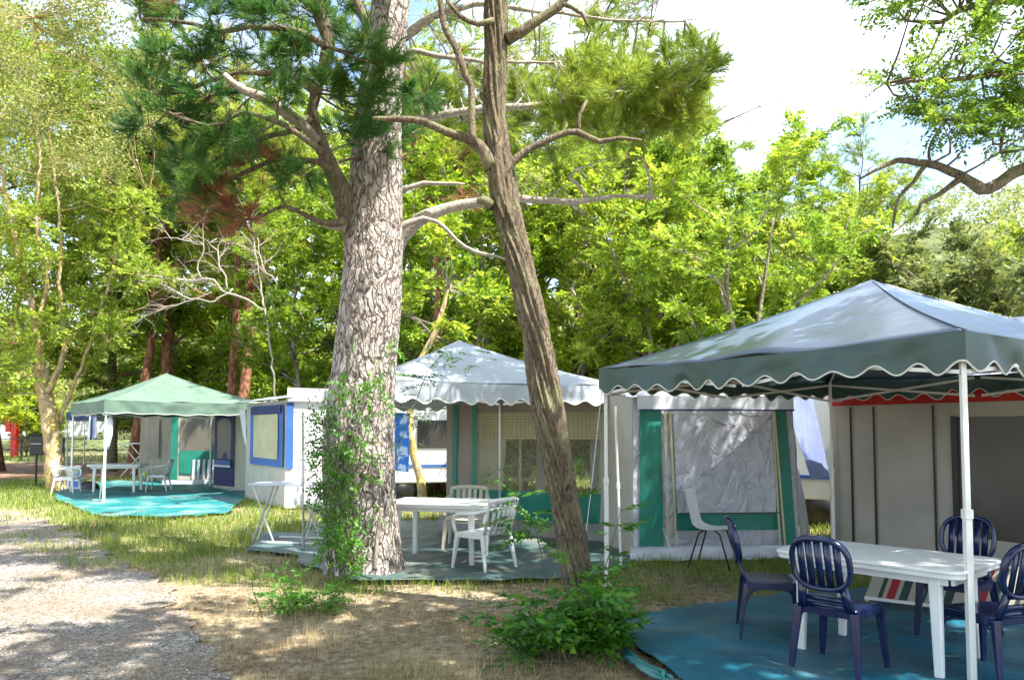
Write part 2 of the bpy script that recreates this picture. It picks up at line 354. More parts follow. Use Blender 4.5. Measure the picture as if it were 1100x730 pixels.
# ---------------------------------------------------------------- foliage
def unit_pinnate(n=5, L=.34, ll=.10, lw=.034, fold=False, seed=0):
    r = np.random.default_rng(seed); V = []; F = []
    for i in range(n * 2 + 1):
        if i == n * 2: x, sd = L, 0
        else: x = L * (.22 + .75 * (i // 2) / n); sd = 1 if i % 2 else -1
        droop = -.25 * x * x / L
        base = np.array([x, 0, droop]); a = R(62) * sd + r.normal(0, .15)
        d = np.array([math.cos(a), math.sin(a), -.25 + r.normal(0, .2)]); d /= np.linalg.norm(d)
        sdv = np.cross(d, [0, 0, 1]); sdv /= np.linalg.norm(sdv); up = np.cross(sdv, d)
        sdv = sdv * math.cos(.3) + up * r.normal(0, .35)
        l = ll * r.uniform(.75, 1.15); wv = lw * r.uniform(.8, 1.2); b = len(V)
        if fold:
            V += [base, base + d * l * .4 + sdv * wv + up * wv * .4, base + d * l * .45, base + d * l * .4 - sdv * wv + up * wv * .4, base + d * l - up * wv * .4]
            F += [(b, b + 2, b + 4, b + 1), (b, b + 3, b + 4, b + 2)]
        else:
            V += [base, base + d * l * .45 + sdv * wv, base + d * l, base + d * l * .45 - sdv * wv]; F += [(b, b + 1, b + 2, b + 3)]
    return np.array(V), np.array(F)
def unit_tuft(n=34, Ls=.22, nl=.13, w=.0035, seed=0):
    r = np.random.default_rng(seed); V = []; F = []
    for i in range(n):
        x = Ls * (i / n); a = r.uniform(0, 6.283); sp = r.uniform(.35, 1.0) * (1.1 - .5 * i / n)
        d = np.array([math.cos(sp), math.sin(sp) * math.cos(a), math.sin(sp) * math.sin(a)])
        s_ = np.cross(d, r.normal(size=3)); s_ /= np.linalg.norm(s_); l = nl * r.uniform(.7, 1.15); b = len(V)
        V += [np.array([x, 0, 0]) + s_ * w, np.array([x, 0, 0]) - s_ * w, np.array([x, 0, 0]) + d * l]; F.append((b, b + 1, b + 2))
    return np.array(V), np.array(F)
def unit_spray(n=9, rad=.14, l=.07, w=.028, seed=0):
    r = np.random.default_rng(seed); V = []; F = []
    for i in range(n):
        c = r.normal(0, rad, 3); c[0] = abs(c[0]) * 1.4; d = r.normal(size=3) + np.array([1.2, 0, -.2]); d /= np.linalg.norm(d)
        s_ = np.cross(d, r.normal(0, .5, 3) + np.array([0, 0, 1])); s_ /= np.linalg.norm(s_); b = len(V)
        ll = l * r.uniform(.7, 1.2); ww = w * r.uniform(.8, 1.2)
        V += [c, c + d * ll * .5 + s_ * ww, c + d * ll, c + d * ll * .5 - s_ * ww]; F.append((b, b + 1, b + 2, b + 3))
    return np.array(V), np.array(F)
U = {
 'pin': [unit_pinnate(5, .36, .12, .034, False, i) for i in range(4)],
 'pinL': [unit_pinnate(4, .40, .17, .05, False, i + 9) for i in range(3)],
 'pinN': [unit_pinnate(4, .30, .105, .024, True, i + 20) for i in range(5)],
 'pinO': [unit_pinnate(7, .34, .075, .017, True, i + 40) for i in range(5)],
 'tuft': [unit_tuft(40, .20, .125, .0040, i) for i in range(5)],
 'tuftB': [unit_tuft(20, .28, .17, .010, i) for i in range(4)],
 'spray': [unit_spray(9, .14, .07, .024, i) for i in range(4)],
 'sprayS': [unit_spray(9, .045, .035, .010, i) for i in range(4)],
 'sprayB': [unit_spray(8, .4, .30, .11, i) for i in range(4)],
}
def scatter(units, pos, dirs, scales=1.0, flat=.35, r=None):
    r = r or npr; pos = np.asarray(pos, float); dirs = np.asarray(dirs, float); n = len(pos)
    x = dirs / (np.linalg.norm(dirs, axis=1, keepdims=True) + 1e-9)
    up = np.tile([0, 0, 1.], (n, 1)) + r.normal(0, flat, (n, 3)); z = up - x * np.sum(up * x, 1, keepdims=True); z /= np.linalg.norm(z, axis=1, keepdims=True) + 1e-9
    y = np.cross(z, x); sc_ = np.broadcast_to(np.asarray(scales, float), (n,))
    pick = r.integers(0, len(units), n); Vs = []; Fs = []; base = 0
    for k, (V, F) in enumerate(units):
        idx = np.where(pick == k)[0]
        if not len(idx): continue
        A = np.stack([x[idx], y[idx], z[idx]], 1) * sc_[idx][:, None, None]
        W = np.einsum('vk,nkj->nvj', V, A) + pos[idx][:, None, :]
        FF = F[None] + (np.arange(len(idx)) * len(V))[:, None, None] + base
        Vs.append(W.reshape(-1, 3)); Fs.append(FF.reshape(-1, F.shape[1])); base += W.shape[0] * W.shape[1]
    return np.concatenate(Vs), np.concatenate(Fs)
def wander(r, p, d, length, n, wob, trop):
    pts = [p.copy()]; d = d.normalized()
    for i in range(n):
        d = (d + Vector((r.gauss(0, wob), r.gauss(0, wob), r.gauss(0, wob))) + Vector((0, 0, trop))).normalized()
        pts.append(pts[-1] + d * (length / n))
    return pts
def make_tree_data(seed, H, r0, fork, limbs, spread, unit, per=4, crown_top=1.0, shape='round', trop=.05, scale=1, forkn=0, dead=0):
    """returns (branch MB, leaf V, leaf F) in local coordinates"""
    r = random.Random(seed); rn = np.random.default_rng(seed); mb = MB(); pos = []; dr = []
    trunks = []
    stems = max(1, forkn)
    base = wander(r, Vector((0, 0, -.1)), Vector((r.gauss(0, .06), r.gauss(0, .06), 1)), H * (.86 if stems == 1 else fork), 9, .05, .12)
    rr = [r0 * (1.25 if i == 0 else 1) * (1 - (.85 if stems == 1 else .3) * i / 9) for i in range(10)]
    mb.tube(*cr_spline(base, rr, .3), 9); trunks.append((base, rr, fork))
    if stems > 1:
        for k in range(stems):
            a = 6.283 * k / stems + r.random(); p = wander(r, base[-1], Vector((math.cos(a) * .45, math.sin(a) * .45, 1)), H * (.86 - fork), 7, .1, .08)
            q = [r0 * .62 * (1 - .8 * i / 7) for i in range(8)]; mb.tube(*cr_spline(p, q, .3), 7); trunks.append((p, q, 0))
        trunks = trunks[1:]
    ang = r.random() * 6
    for (tp, tr, f0) in trunks:
        for li in range(limbs // len(trunks)):
            f = (f0 if stems == 1 else .1) + (1 - (f0 if stems == 1 else .1)) * (li + r.random() * .8) / (limbs // len(trunks)); f = min(.999, f)
            i = f * (len(tp) - 1); i0 = int(i); p = tp[i0].lerp(tp[min(i0 + 1, len(tp) - 1)], i - i0)
            ang += 2.4 + r.gauss(0, .3); hz = (p.z / H - fork) / max(.01, 1 - fork)
            if shape == 'round': ln = spread * (.55 + .55 * math.sin(min(1, max(0, hz)) * 2.6 + .35)); el = .25 + .8 * hz
            elif shape == 'umbrella': ln = spread * (.6 + .5 * hz) * r.uniform(.8, 1.1); el = .35 + .2 * hz
            else: ln = spread * (1.1 - .75 * hz); el = .1 + .5 * hz
            d = Vector((math.cos(ang), math.sin(ang), el)); ra = tr[i0] * .5
            lp = wander(r, p, d, ln, 6, .14, trop); lr = [ra * (1 - .8 * j / 6) + .006 for j in range(7)]; mb.tube(*cr_spline(lp, lr, .4), 6)
            isdead = r.random() < dead
            for si in range(7):
                j = 1 + si * 5 // 7 + (1 if r.random() > .5 else 0); j = min(j, 6); q = lp[j]; sdn = (lp[j] - lp[j - 1]).normalized()
                s_ = sdn + Vector((r.gauss(0, .8), r.gauss(0, .8), r.gauss(.1, .4))); sl_ = ln * .42 * r.uniform(.6, 1.2) * (1 - .08 * j)
                sp = wander(r, q, s_, sl_, 4, .18, trop * .6); mb.tube(sp, [max(.006, lr[j] * .55 * (1 - .2 * k)) for k in range(5)], 4, False)
                for ti in range(5):
                    k = min(4, ti + r.randint(0, 1)); td = (sp[k] - sp[k - 1 if k else 0]) if k else s_
                    td = td.normalized() + Vector((r.gauss(0, .8), r.gauss(0, .8), r.gauss(0, .35))); tl = sl_ * .38 * r.uniform(.5, 1.2)
                    tw = wander(r, sp[k], td, tl, 2, .15, 0); mb.tube(tw, [.008, .006, .003], 3, False)
                    if isdead: continue
                    for e in range(per):
                        t = r.random(); c = tw[0].lerp(tw[2], t); dd = (tw[2] - tw[0]).normalized() + Vector((r.gauss(0, .7), r.gauss(0, .7), r.gauss(0, .4)))
                        pos.append(tuple(c)); dr.append(tuple(dd))
    V, F = scatter(U[unit], pos, dr, rn.uniform(.55, 1.35, len(pos)) * scale, .4, rn)
    return mb, V, F
PROTO = {}
def proto_tree(key, name, bark, fol, **kw):
    mb, V, F = make_tree_data(**kw)
    PROTO[key] = (name, mb, V, F, bark, fol, [])
def plant_tree(key, x, y, rz, s, label, cat, group=None, z=0, sz=None, crown='crown'):
    name, mb, V, F, bark, fol, made = PROTO[key]
    if not made:
        t = thing(name, label, cat, (0, 0, 0), group)
        mb.build('trunk', bark, t, True); npmesh(crown, V, F, fol, t); made.append(t)
    else:
        t = copy_tree(made[0]); tag(t, label, cat)
        if 'group' in t and not group: del t['group']
        if group: t['group'] = group
    t.location = (x, y, z); t.rotation_euler = (0, 0, rz); t.scale = (s, s, sz or s)
    return t

# ================================================================ SETTING
def inpoly(p, poly):
    x, y = p; c = False; n = len(poly); j = n - 1
    for i in range(n):
        xi, yi = poly[i]; xj, yj = poly[j]
        if (yi > y) != (yj > y) and x < (xj - xi) * (y - yi) / (yj - yi) + xi: c = not c
        j = i
    return c
def inpoly_np(X, Y, poly):
    c = np.zeros(len(X), bool); n = len(poly); j = n - 1
    for i in range(n):
        xi, yi = poly[i]; xj, yj = poly[j]
        t = ((yi > Y) != (yj > Y)) & (X < (xj - xi) * (Y - yi) / (yj - yi + 1e-12) + xi); c ^= t; j = i
    return c
def ground_material():
    m, nt, N, L, b = newmat('campsite ground'); b.inputs['Roughness'].default_value = .95; b.inputs['Specular IOR Level'].default_value = .15
    t = N.new('ShaderNodeTexCoord')
    n1 = noisetex(N, L, .55, 6, tcn=t); n2 = noisetex(N, L, 14, 8, tcn=t); n3 = noisetex(N, L, 90, 3, tcn=t)
    soil = ramp(N, [(.3, (.16, .12, .075)), (.5, (.31, .25, .165)), (.7, (.46, .39, .27))]); L.new(n2.outputs[0], soil.inputs[0])
    grass = ramp(N, [(.3, (.09, .12, .03)), (.5, (.19, .22, .06)), (.7, (.34, .34, .13))]); L.new(n2.outputs[0], grass.inputs[0])
    s = N.new('ShaderNodeSeparateXYZ'); L.new(t.outputs['Object'], s.inputs[0])
    # further from the near trees the ground gets greener
    mr = N.new('ShaderNodeMapRange'); mr.inputs['From Min'].default_value = 8.5; mr.inputs['From Max'].default_value = 11; L.new(s.outputs[1], mr.inputs[0])
    ad = N.new('ShaderNodeMath'); ad.operation = 'MULTIPLY_ADD'; ad.inputs[1].default_value = 1.6; ad.inputs[2].default_value = -.9; L.new(n1.outputs[0], ad.inputs[0])
    a2 = N.new('ShaderNodeMath'); a2.operation = 'MULTIPLY_ADD'; a2.inputs[1].default_value = .55; a2.use_clamp = True; L.new(mr.outputs[0], a2.inputs[0]); L.new(ad.outputs[0], a2.inputs[2])
    x = N.new('ShaderNodeMix'); x.data_type = 'RGBA'; L.new(a2.outputs[0], x.inputs['Factor']); L.new(soil.outputs[0], x.inputs['A']); L.new(grass.outputs[0], x.inputs['B'])
    L.new(x.outputs['Result'], b.inputs['Base Color'])
    bp = bump(N, L, b, n2.outputs[0], .04, 1); bump(N, L, b, n3.outputs[0], .012, 1, bp)
    return m
def gravel_material():
    m, nt, N, L, b = newmat('gravel track'); b.inputs['Roughness'].default_value = .9; b.inputs['Specular IOR Level'].default_value = .2
    t = N.new('ShaderNodeTexCoord'); v = N.new('ShaderNodeTexVoronoi'); v.inputs['Scale'].default_value = 48; L.new(t.outputs['Object'], v.inputs[0])
    n1 = noisetex(N, L, .9, 6, tcn=t); n2 = noisetex(N, L, 30, 6, tcn=t)
    s = N.new('ShaderNodeSeparateColor'); L.new(v.outputs['Color'], s.inputs[0])
    r = ramp(N, [(.0, (.09, .08, .07)), (.5, (.22, .195, .17)), (1, (.40, .365, .33))]); L.new(s.outputs[0], r.inputs[0])
    dirt = ramp(N, [(.3, (.11, .083, .06)), (.7, (.28, .22, .165))]); L.new(n2.outputs[0], dirt.inputs[0])
    k = ramp(N, [(.42, (0, 0, 0)), (.58, (1, 1, 1))]); L.new(n1.outputs[0], k.inputs[0])
    mm = N.new('ShaderNodeMath'); mm.operation = 'MULTIPLY'; mm.inputs[1].default_value = .75; L.new(k.outputs[0], mm.inputs[0])
    x = N.new('ShaderNodeMix'); x.data_type = 'RGBA'; L.new(mm.outputs[0], x.inputs['Factor']); L.new(r.outputs[0], x.inputs['A']); L.new(dirt.outputs[0], x.inputs['B'])
    L.new(x.outputs['Result'], b.inputs['Base Color'])
    iv = N.new('ShaderNodeMath'); iv.operation = 'SUBTRACT'; iv.inputs[0].default_value = 1; L.new(v.outputs[0], iv.inputs[1])
    bp = bump(N, L, b, iv.outputs[0], .008, 1); bump(N, L, b, n2.outputs[0], .02, .8, bp)
    return m
M['soil'] = plain('bare brown soil', (.19, .12, .08), .95, 0, .45, .1, 1.5)
M['ground'] = ground_material(); M['gravel'] = gravel_material()
def gz(x, y):                                         # ground height
    if y < 3 or y > 60: return 0
    return .03 * noise.noise(Vector((x * .5, y * .5, 0))) * min(1, (y - 3) / 2)
mb = MB(); NX, NY = 90, 90
def gx(i): t = i / NX * 2 - 1; return 300 * math.copysign(abs(t) ** 2.6, t)
def gy(j): t = j / NY; return -60 + 66 * t * 2 if t < .5 else 6 + 400 * ((t - .5) * 2) ** 2.4
for j in range(NY + 1):
    for i in range(NX + 1): x, y = gx(i), gy(j); mb.v.append((x, y, -.035 + gz(x, y)))
for j in range(NY):
    for i in range(NX): o = j * (NX + 1) + i; mb.f.append((o, o + 1, o + NX + 2, o + NX + 1))
tag(mb.build('ground', 'ground', smooth=True), 'dry grassy campsite ground under the trees', 'ground', kind='structure')
# gravel track running from the bottom left away to the left
road = [(-1.55, 4.3), (-1.75, 5.0), (-2.5, 6.2), (-3.4, 7.6), (-4.6, 9.3), (-6.4, 11.6), (-9.0, 14.6), (-13, 18.2), (-18, 20.5), (-30, 24), (-30, 18), (-16, 13.5), (-9, 8), (-5.5, 2), (-4, -4), (-1.4, -4)]
road_poly = []
for i in range(len(road)):
    a, b = Vector(road[i]), Vector(road[(i + 1) % len(road)]); k = max(1, int((b - a).length / .05))
    for j in range(k):
        p = a.lerp(b, j / k); q = noise.noise(Vector((p.x * 1.3, p.y * 1.3, 3))) * .30 + noise.noise(Vector((p.x * 5, p.y * 5, 9))) * .12 + noise.noise(Vector((p.x * 13, p.y * 13, 9))) * .05
        road_poly.append((p.x + q, p.y + q * .6))
import bmesh
class Grid:
    def __init__(s, poly, x0, x1, y0, y1, st=.05):
        s.x0, s.y0, s.st = x0, y0, st; nx, ny = int((x1 - x0) / st), int((y1 - y0) / st); xx, yy = np.meshgrid(x0 + np.arange(nx) * st, y0 + np.arange(ny) * st)
        s.m = inpoly_np(xx.ravel(), yy.ravel(), poly).reshape(ny, nx); s.nx, s.ny = nx, ny
    def __call__(s, x, y):
        i, j = int((x - s.x0) / s.st), int((y - s.y0) / s.st); return 0 <= i < s.nx and 0 <= j < s.ny and bool(s.m[j, i])
RG = Grid(road_poly, -25, 3, 2, 26)
def flat_poly(name, poly, z, mat, label, cat, kind=None, wrinkle=0, res=.12, fit=None, parent=None):
    """a sheet filling an outline, gridded so that it can carry wrinkles"""
    xs = [p[0] for p in poly]; ys = [p[1] for p in poly]; bm = bmesh.new()
    vs = [bm.verts.new((p[0], p[1], 0)) for p in poly]; bm.faces.new(vs)
    for ax, lo, hi in ((0, min(xs), max(xs)), (1, min(ys), max(ys))):
        k = lo + res
        while k < hi:
            co = Vector((k, 0, 0)) if ax == 0 else Vector((0, k, 0)); no = Vector((1, 0, 0)) if ax == 0 else Vector((0, 1, 0))
            bmesh.ops.bisect_plane(bm, geom=bm.verts[:] + bm.edges[:] + bm.faces[:], plane_co=co, plane_no=no); k += res
    for v in bm.verts:
        x, y = v.co.x, v.co.y
        h = z + (gz(x, y) if fit is None else 0)
        if wrinkle: h += wrinkle * (abs(noise.noise(Vector((x * 2.1, y * 2.1, z * 9)))) + .35 * abs(noise.noise(Vector((x * 6, y * 3, 5)))) - .1 * min(1, 4 * abs(noise.noise(Vector((x * .9 + y * .7, y * .9, 15))))))
        v.co.z = h
    me = bpy.data.meshes.new(name); bm.to_mesh(me); bm.free(); me.materials.append(M[mat]); me.polygons.foreach_set('use_smooth', [True] * len(me.polygons))
    o = bpy.data.objects.new(name, me); C.objects.link(o); tag(o, label, cat, None, kind)
    if parent: o.parent = parent
    return o
flat_poly('gravel_track', road_poly, -.018, 'gravel', 'pale gravel track with worn dirt patches at the lower left', 'road', 'structure', 0, .5)

dirt_poly = [(-34, 24), (-19, 23.5), (-14.6, 25), (-11.2, 27), (-9.5, 33), (-14, 37), (-30, 38), (-40, 34)]
flat_poly('dirt_patch', dirt_poly, -.012, 'soil', 'bare brown soil beyond the teal groundsheet at the left', 'bare soil', 'structure', 0, 1.5)
# hill behind at the right
mb = MB(); n = 40
def hz_(x, y):
    v = 30 * math.exp(-((x - 62) / 52) ** 2 - ((y - 105) / 42) ** 2) + 10 * math.exp(-((x + 70) / 70) ** 2 - ((y - 130) / 50) ** 2)
    return v + 1.5 * noise.noise(Vector((x * .05, y * .05, 0)))
for j in range(n + 1):
    for i in range(n + 1):
        x = -160 + 340 * i / n; y = 48 + 150 * j / n; mb.v.append((x, y, -1.2 + hz_(x, y) * min(1, (y - 48) / 12)))
for j in range(n):
    for i in range(n): o = j * (n + 1) + i; mb.f.append((o, o + 1, o + n + 2, o + n + 1))
M['hill'] = plain('hillside scrub', (.10, .12, .05), .95, 0, .4, .1, .3)
tag(mb.build('hill', 'hill', smooth=True), 'scrub covered hillside rising behind the camp at the right', 'hill', kind='structure')

# ================================================================ TARPS
def roughen(poly, amp=.05, step=.25, seed=0):
    out = []
    for i in range(len(poly)):
        a, b = Vector(poly[i]), Vector(poly[(i + 1) % len(poly)]); k = max(1, int((b - a).length / step))
        for j in range(k):
            p = a.lerp(b, j / k); out.append((p.x + amp * noise.noise(Vector((p.x * 2, p.y * 2, seed))), p.y + amp * noise.noise(Vector((p.x * 2, p.y * 2, seed + 5)))))
    return out
def g2(px, py): p = G(px, py); return (p.x, p.y)
tarp1 = roughen([g2(655, 668), g2(745, 653), g2(850, 637), (4.2, 8.1), (5.6, 6.0), (5.2, 3.2), (2.4, 2.9), (1.15, 4.7), g2(705, 712), g2(676, 690)], .05)
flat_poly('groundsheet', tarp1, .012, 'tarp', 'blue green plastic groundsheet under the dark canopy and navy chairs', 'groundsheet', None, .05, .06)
tarp2 = roughen([g2(436, 624), (-.2, 8.25), (.75, 8.45), (1.25, 8.9), (1.5, 9.4), (1.5, 13.5), (-3.4, 13.5), (-2.6, 9.4), (-1.7, 8.2)], .06)
flat_poly('groundsheet', tarp2, .010, 'tarp_grey', 'dull grey green groundsheet under the white table and chairs', 'groundsheet', None, .04, .08)
tarp3 = roughen([g2(112, 556), g2(180, 557), g2(246, 551), g2(268, 530), (-7.0, 22), (-12.6, 24.3), (-11.7, 20), g2(60, 537), g2(78, 545)], .12)
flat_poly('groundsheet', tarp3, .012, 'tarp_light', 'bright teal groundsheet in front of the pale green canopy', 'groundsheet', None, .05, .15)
tarp4 = roughen([g2(262, 592), g2(352, 600), g2(372, 575), g2(285, 572)], .04)
flat_poly('groundsheet', tarp4, .012, 'tarp_grey', 'small grey blue mat under the folding trestle table', 'mat', None, .01, .1)
# groundsheet strip of the right hand tent
flat_poly('ground_flap', roughen([(4.05, 9.6), (3.85, 9.2), (4.6, 7.9), (5.5, 6.3), (6.2, 6.4), (5.9, 7.3)], .03), .03, 'mud_flap', 'grey mud flap lying along the foot of the taupe tent', 'ground flap', None, .03, .08)
# loose fold at the sheet's near left corner
mb = MB(); a = g2(668, 706); b = g2(720, 738)
for k in range(3):
    pts = [Vector((a[0] + (b[0] - a[0]) * t / 8 + .05 * math.sin(t + k), a[1] + (b[1] - a[1]) * t / 8 + k * .05, .03 + .015 * math.sin(t * 1.7 + k))) for t in range(9)]
    mb.tube(pts, [.012 + .018 * math.sin(math.pi * i / 8) for i in range(9)], 8, True, None, .5)
tag(mb.build('folded_tarp_edge', 'tarp_light', smooth=True), 'crumpled light teal sheet edge beside the leafy bush', 'sheet edge')

# ================================================================ GAZEBOS
def gazebo(label, corners, zt, zb, za, roof, val, group, trimw=.012, scal=.3, samp=.035, posts=(0, 1, 2, 3), braces=True, postm='white_metal', sag=.10, over=.03, inner='canopy_under', basez=0):
    cn = [Vector((c[0], c[1], 0)) for c in corners]; ctr = sum(cn, Vector()) / 4
    t = thing('canopy_tent', label, 'canopy', (ctr.x, ctr.y, 0), group)
    cn2 = [c + (c - ctr).normalized() * over for c in cn]; apex = Vector((ctr.x, ctr.y, za))
    roofm = MB(); valm = MB(); trm = MB(); inn = MB(); n = 28
    for k in range(4):
        a = cn2[k] + Vector((0, 0, zt)); b = cn2[(k + 1) % 4] + Vector((0, 0, zt)); base = len(roofm.v); nv = 16
        nrm = ((b - a).cross(apex - a)).normalized(); nrm = nrm if nrm.z > 0 else -nrm
        for j in range(nv + 1):
            v = j / nv
            for i in range(n + 1):
                u = i / n; l = a.lerp(apex, v); r_ = b.lerp(apex, v); p = l.lerp(r_, u)
                s = 4 * u * (1 - u) * (1 - v) ; zz = -sag * .45 * math.sin(math.pi * v) * (1 - .35 * s)
                zz -= .05 * s * (1 - v) * .6
                q = .014 * math.sin((u * (1 - v) * 16 + v * 9) + 3 * noise.noise(p * .9 + Vector((k * 3, 0, 0)))) * min(1, 8 * u * (1 - u)) * (1 - v * .4)
                q += .03 * noise.noise(p * 1.7) * min(1, 8 * u * (1 - u))
                p = p + Vector((0, 0, zz)) + nrm * q; roofm.v.append(tuple(p))
        for j in range(nv):
            for i in range(n): o = base + j * (n + 1) + i; roofm.f.append((o, o + 1, o + n + 2, o + n + 1))
        # valance with scalloped edge
        W = (b - a).length; m = int(W / .025); base = len(valm.v); tp = []; out = ((a + b) / 2 - Vector((ctr.x, ctr.y, zt))).normalized()
        ns = max(1, round(W / scal))
        for i in range(m + 1):
            u = i / m; p = a.lerp(b, u); s = 4 * u * (1 - u); top = p + Vector((0, 0, -.05 * s * .6)); bot = zb + samp * (1 + .6 * noise.noise(p * 1.9)) * math.cos(u * ns * 6.283 + 1.3 * noise.noise(p * 1.1)) + .03 * noise.noise(p * 2.3) - .03 * s * .6
            for j in range(6):
                v = j / 5; q = top.lerp(Vector((p.x, p.y, bot)), v) + out * min(1, 14 * u * (1 - u)) * (.012 + .022 * v * math.sin(u * 23 + k + 2 * noise.noise(Vector((u * 5, 0, k)))) + .02 * noise.noise(Vector((u * 14, v * 2, k))) * (1 if 0 < j else 0))
                valm.v.append(tuple(q))
            tp.append(Vector(valm.v[-1]))
        for i in range(m):
            for j in range(5): o = base + i * 6 + j; valm.f.append((o, o + 6, o + 7, o + 1))
        trm.tube(tp, trimw, 5)
    c = roofm.build('canopy', roof, t, True, thick=.004)
    sm = MB()
    for k in range(4):
        pts = [Vector(roofm.v[k * (n + 1) * 17 + j * (n + 1)]) + Vector((0, 0, .004)) for j in range(17)]; sm.tube(pts, .006, 5)
    sm.build('seam', roof, c, True)
    vo = valm.build('valance', val, t, True); trm.build('trim', 'trim', vo, True)
    for k in posts:
        p = cn[k]; q = p + (ctr - p).normalized() * .04
        mb = MB(); mb.bar((q.x, q.y, basez), (q.x, q.y, zt - .03), .034); mb.bar((q.x, q.y, basez), (q.x, q.y, 1.05), .042); mb.box((q.x, q.y, basez + .01), (.09, .09, .02)); mb.box((q.x, q.y, 1.07), (.052, .052, .06))
        mb.build('pole', postm, t, bevel=.003)
    if braces:
        for k in range(4):
            a, b = cn[k], cn[(k + 1) % 4]; mb = MB(); zl, zh = zb - .06 + .02, zt - .06
            for h in range(2):
                p = a.lerp(b, h * .5 + .01); q = a.lerp(b, h * .5 + .49); mb.bar((p.x, p.y, zl), (q.x, q.y, zh), .016, .026); mb.bar((p.x, p.y, zh), (q.x, q.y, zl), .016, .026)
                mm = (p + q) / 2; mb.box((mm.x, mm.y, (zl + zh) / 2), (.03, .03, .03))
            mb.build('brace', postm, t)
        mb = MB()
        for k in range(4):
            a = cn[k] + Vector((0, 0, zt - .05)); mb.bar(a.lerp(apex, .02), apex - Vector((0, 0, .06)), .022)
        mb.build('roof_frame', postm, t)
    return t
nearL, nearF = Vector((.93, 8.0)), Vector((2.85, 4.85)); v_ = nearF - nearL; pr = Vector((3.15, 1.92))
gazebo('dark green peaked canopy on white legs over the navy chairs', [nearF, nearF + pr, nearL + pr, nearL], 2.22, 2.005, 3.03, 'canopy_sky_tint', 'canopy_side', None, .007)
th = R(22); NL = Vector((-1.77, 9.5)); e1 = Vector((math.cos(th), math.sin(th))) * 3.5; e2 = Vector((-math.sin(th), math.cos(th))) * 3.5
gazebo('sunlit pale canopy with scalloped hem behind the two trunks', [NL, NL + e1, NL + e1 + e2, NL + e2], 2.22, 1.97, 2.95, 'canopy_white', 'canopy_white', None, .010)
th = R(40); N3 = Vector((-8.9, 16.9)); e1 = Vector((math.cos(th), math.sin(th))) * 3.5; e2 = Vector((-math.sin(th), math.cos(th))) * 3.5
gazebo('pale green peaked canopy over the teal groundsheet', [N3, N3 + e1, N3 + e1 + e2, N3 + e2], 2.25, 1.96, 3.0, 'canopy_pale', 'canopy_pale', None, .006, .5, .012)
N4 = Vector((-19.0, 33)); gazebo('small blue canopy far back at the left', [N4, N4 + Vector((2.8, .8)), N4 + Vector((2, 3.6)), N4 + Vector((-.8, 2.8))], 2.3, 2.0, 3.2, 'canopy_blue', 'canopy_blue', None, .006, .5, .01, braces=False)

# ================================================================ TENTS
def V3(p, z): return Vector((p[0], p[1], z))
def panel(parent, name, mat, a, b, u0, u1, z0, z1, off=.012, amp=.02, seed=0, slope=(0, 0), nx=14, ny=10, fold=0, label=None, thick=0):
    if name not in ('skirt', 'curtain'): seed = 0; amp = min(amp, .03); off = off * 1.5 + (.008 if off > 0 else 0)
    """a rectangle on the wall from a to b, in fractions along it; slope narrows it at the top; + off is towards the viewer"""
    a, b = Vector(a), Vector(b); d = b - a
    pts = [V3(a + d * u0, z0), V3(a + d * u1, z0), V3(a + d * (u1 + slope[1]), z1), V3(a + d * (u0 + slope[0]), z1)]
    mb = MB(); mb.sheet(*pts, nx, ny, amp, seed, 1.6, fold, 5, off); return mb.build(name, mat, parent, True, thick=thick, label=label)
# --- tent with film windows under the pale canopy
A0, A1 = (-1.03, 12.2), (1.60, 10.95)
t = thing('awning_tent', 'taupe awning tent with big film windows under the pale canopy', 'tent', (.3, 12.3, 0))
dA = Vector((A1[0] - A0[0], A1[1] - A0[1])).normalized(); nA = Vector((-dA.y, dA.x))
def pA(u, d=0): p = Vector(A0) + (Vector(A1) - Vector(A0)) * u + nA * d; return (p.x, p.y)
mb = MB()     # front wall around the windows: strips
for u0, u1, z0, z1 in ((0, .17, .0, 2.0), (.17, 1, 0, .25), (.17, 1, 1.86, 2.0), (.53, .58, .6, 1.86), (.93, 1, .25, 1.86)):
    a_, b_ = pA(u0), pA(u1); mb.sheet(V3(a_, z0), V3(b_, z0), V3(b_, z1), V3(a_, z1), 8, 8, .03, 2)
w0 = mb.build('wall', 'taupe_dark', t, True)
panel(t, 'window', 'clear_film', pA(0), pA(1), .18, .53, .68, 1.86, 0, .05, 4)
panel(t, 'window', 'clear_film', pA(0), pA(1), .58, .93, .68, 1.86, 0, .05, 5)
panel(t, 'lower_panel', 'green_panel', pA(0), pA(1), .17, .93, .25, .68, 0, .04, 6)
for u in (.045, .165, .93): panel(t, 'seam', 'green_panel', pA(0), pA(1), u, u + .025, .15, 1.98, .02, .01, 8, nx=2)
panel(t, 'skirt', 'mud_flap', pA(-.02, -.12), pA(1.02, -.12), 0, 1, .0, .27, 0, .06, 9, nx=24, fold=.015)
mb = MB(); pb = Vector(pA(0, 0)); pc = Vector(pA(-.02, 2.3))
mb.sheet(V3(pA(-.10, .9), 0), V3(pA(0), 0), V3(pA(0), 2.0), V3(pA(-.02, .9), 2.0), 8, 8, .04, 3); mb.sheet(V3(pA(-.06, 2.3), 0), V3(pA(-.10, .9), 0), V3(pA(-.02, .9), 2.0), V3(pA(0, 2.3), 2.3), 8, 8, .04, 3)
mb.build('side_wall', 'taupe', t, True); mb = MB(); mb.sheet(V3(pA(1), 0), V3(pA(1, 2.3), 0), V3(pA(1, 2.3), 2.3), V3(pA(1), 2.0), 8, 8, .04, 3); mb.build('side_wall', 'taupe', t, True)
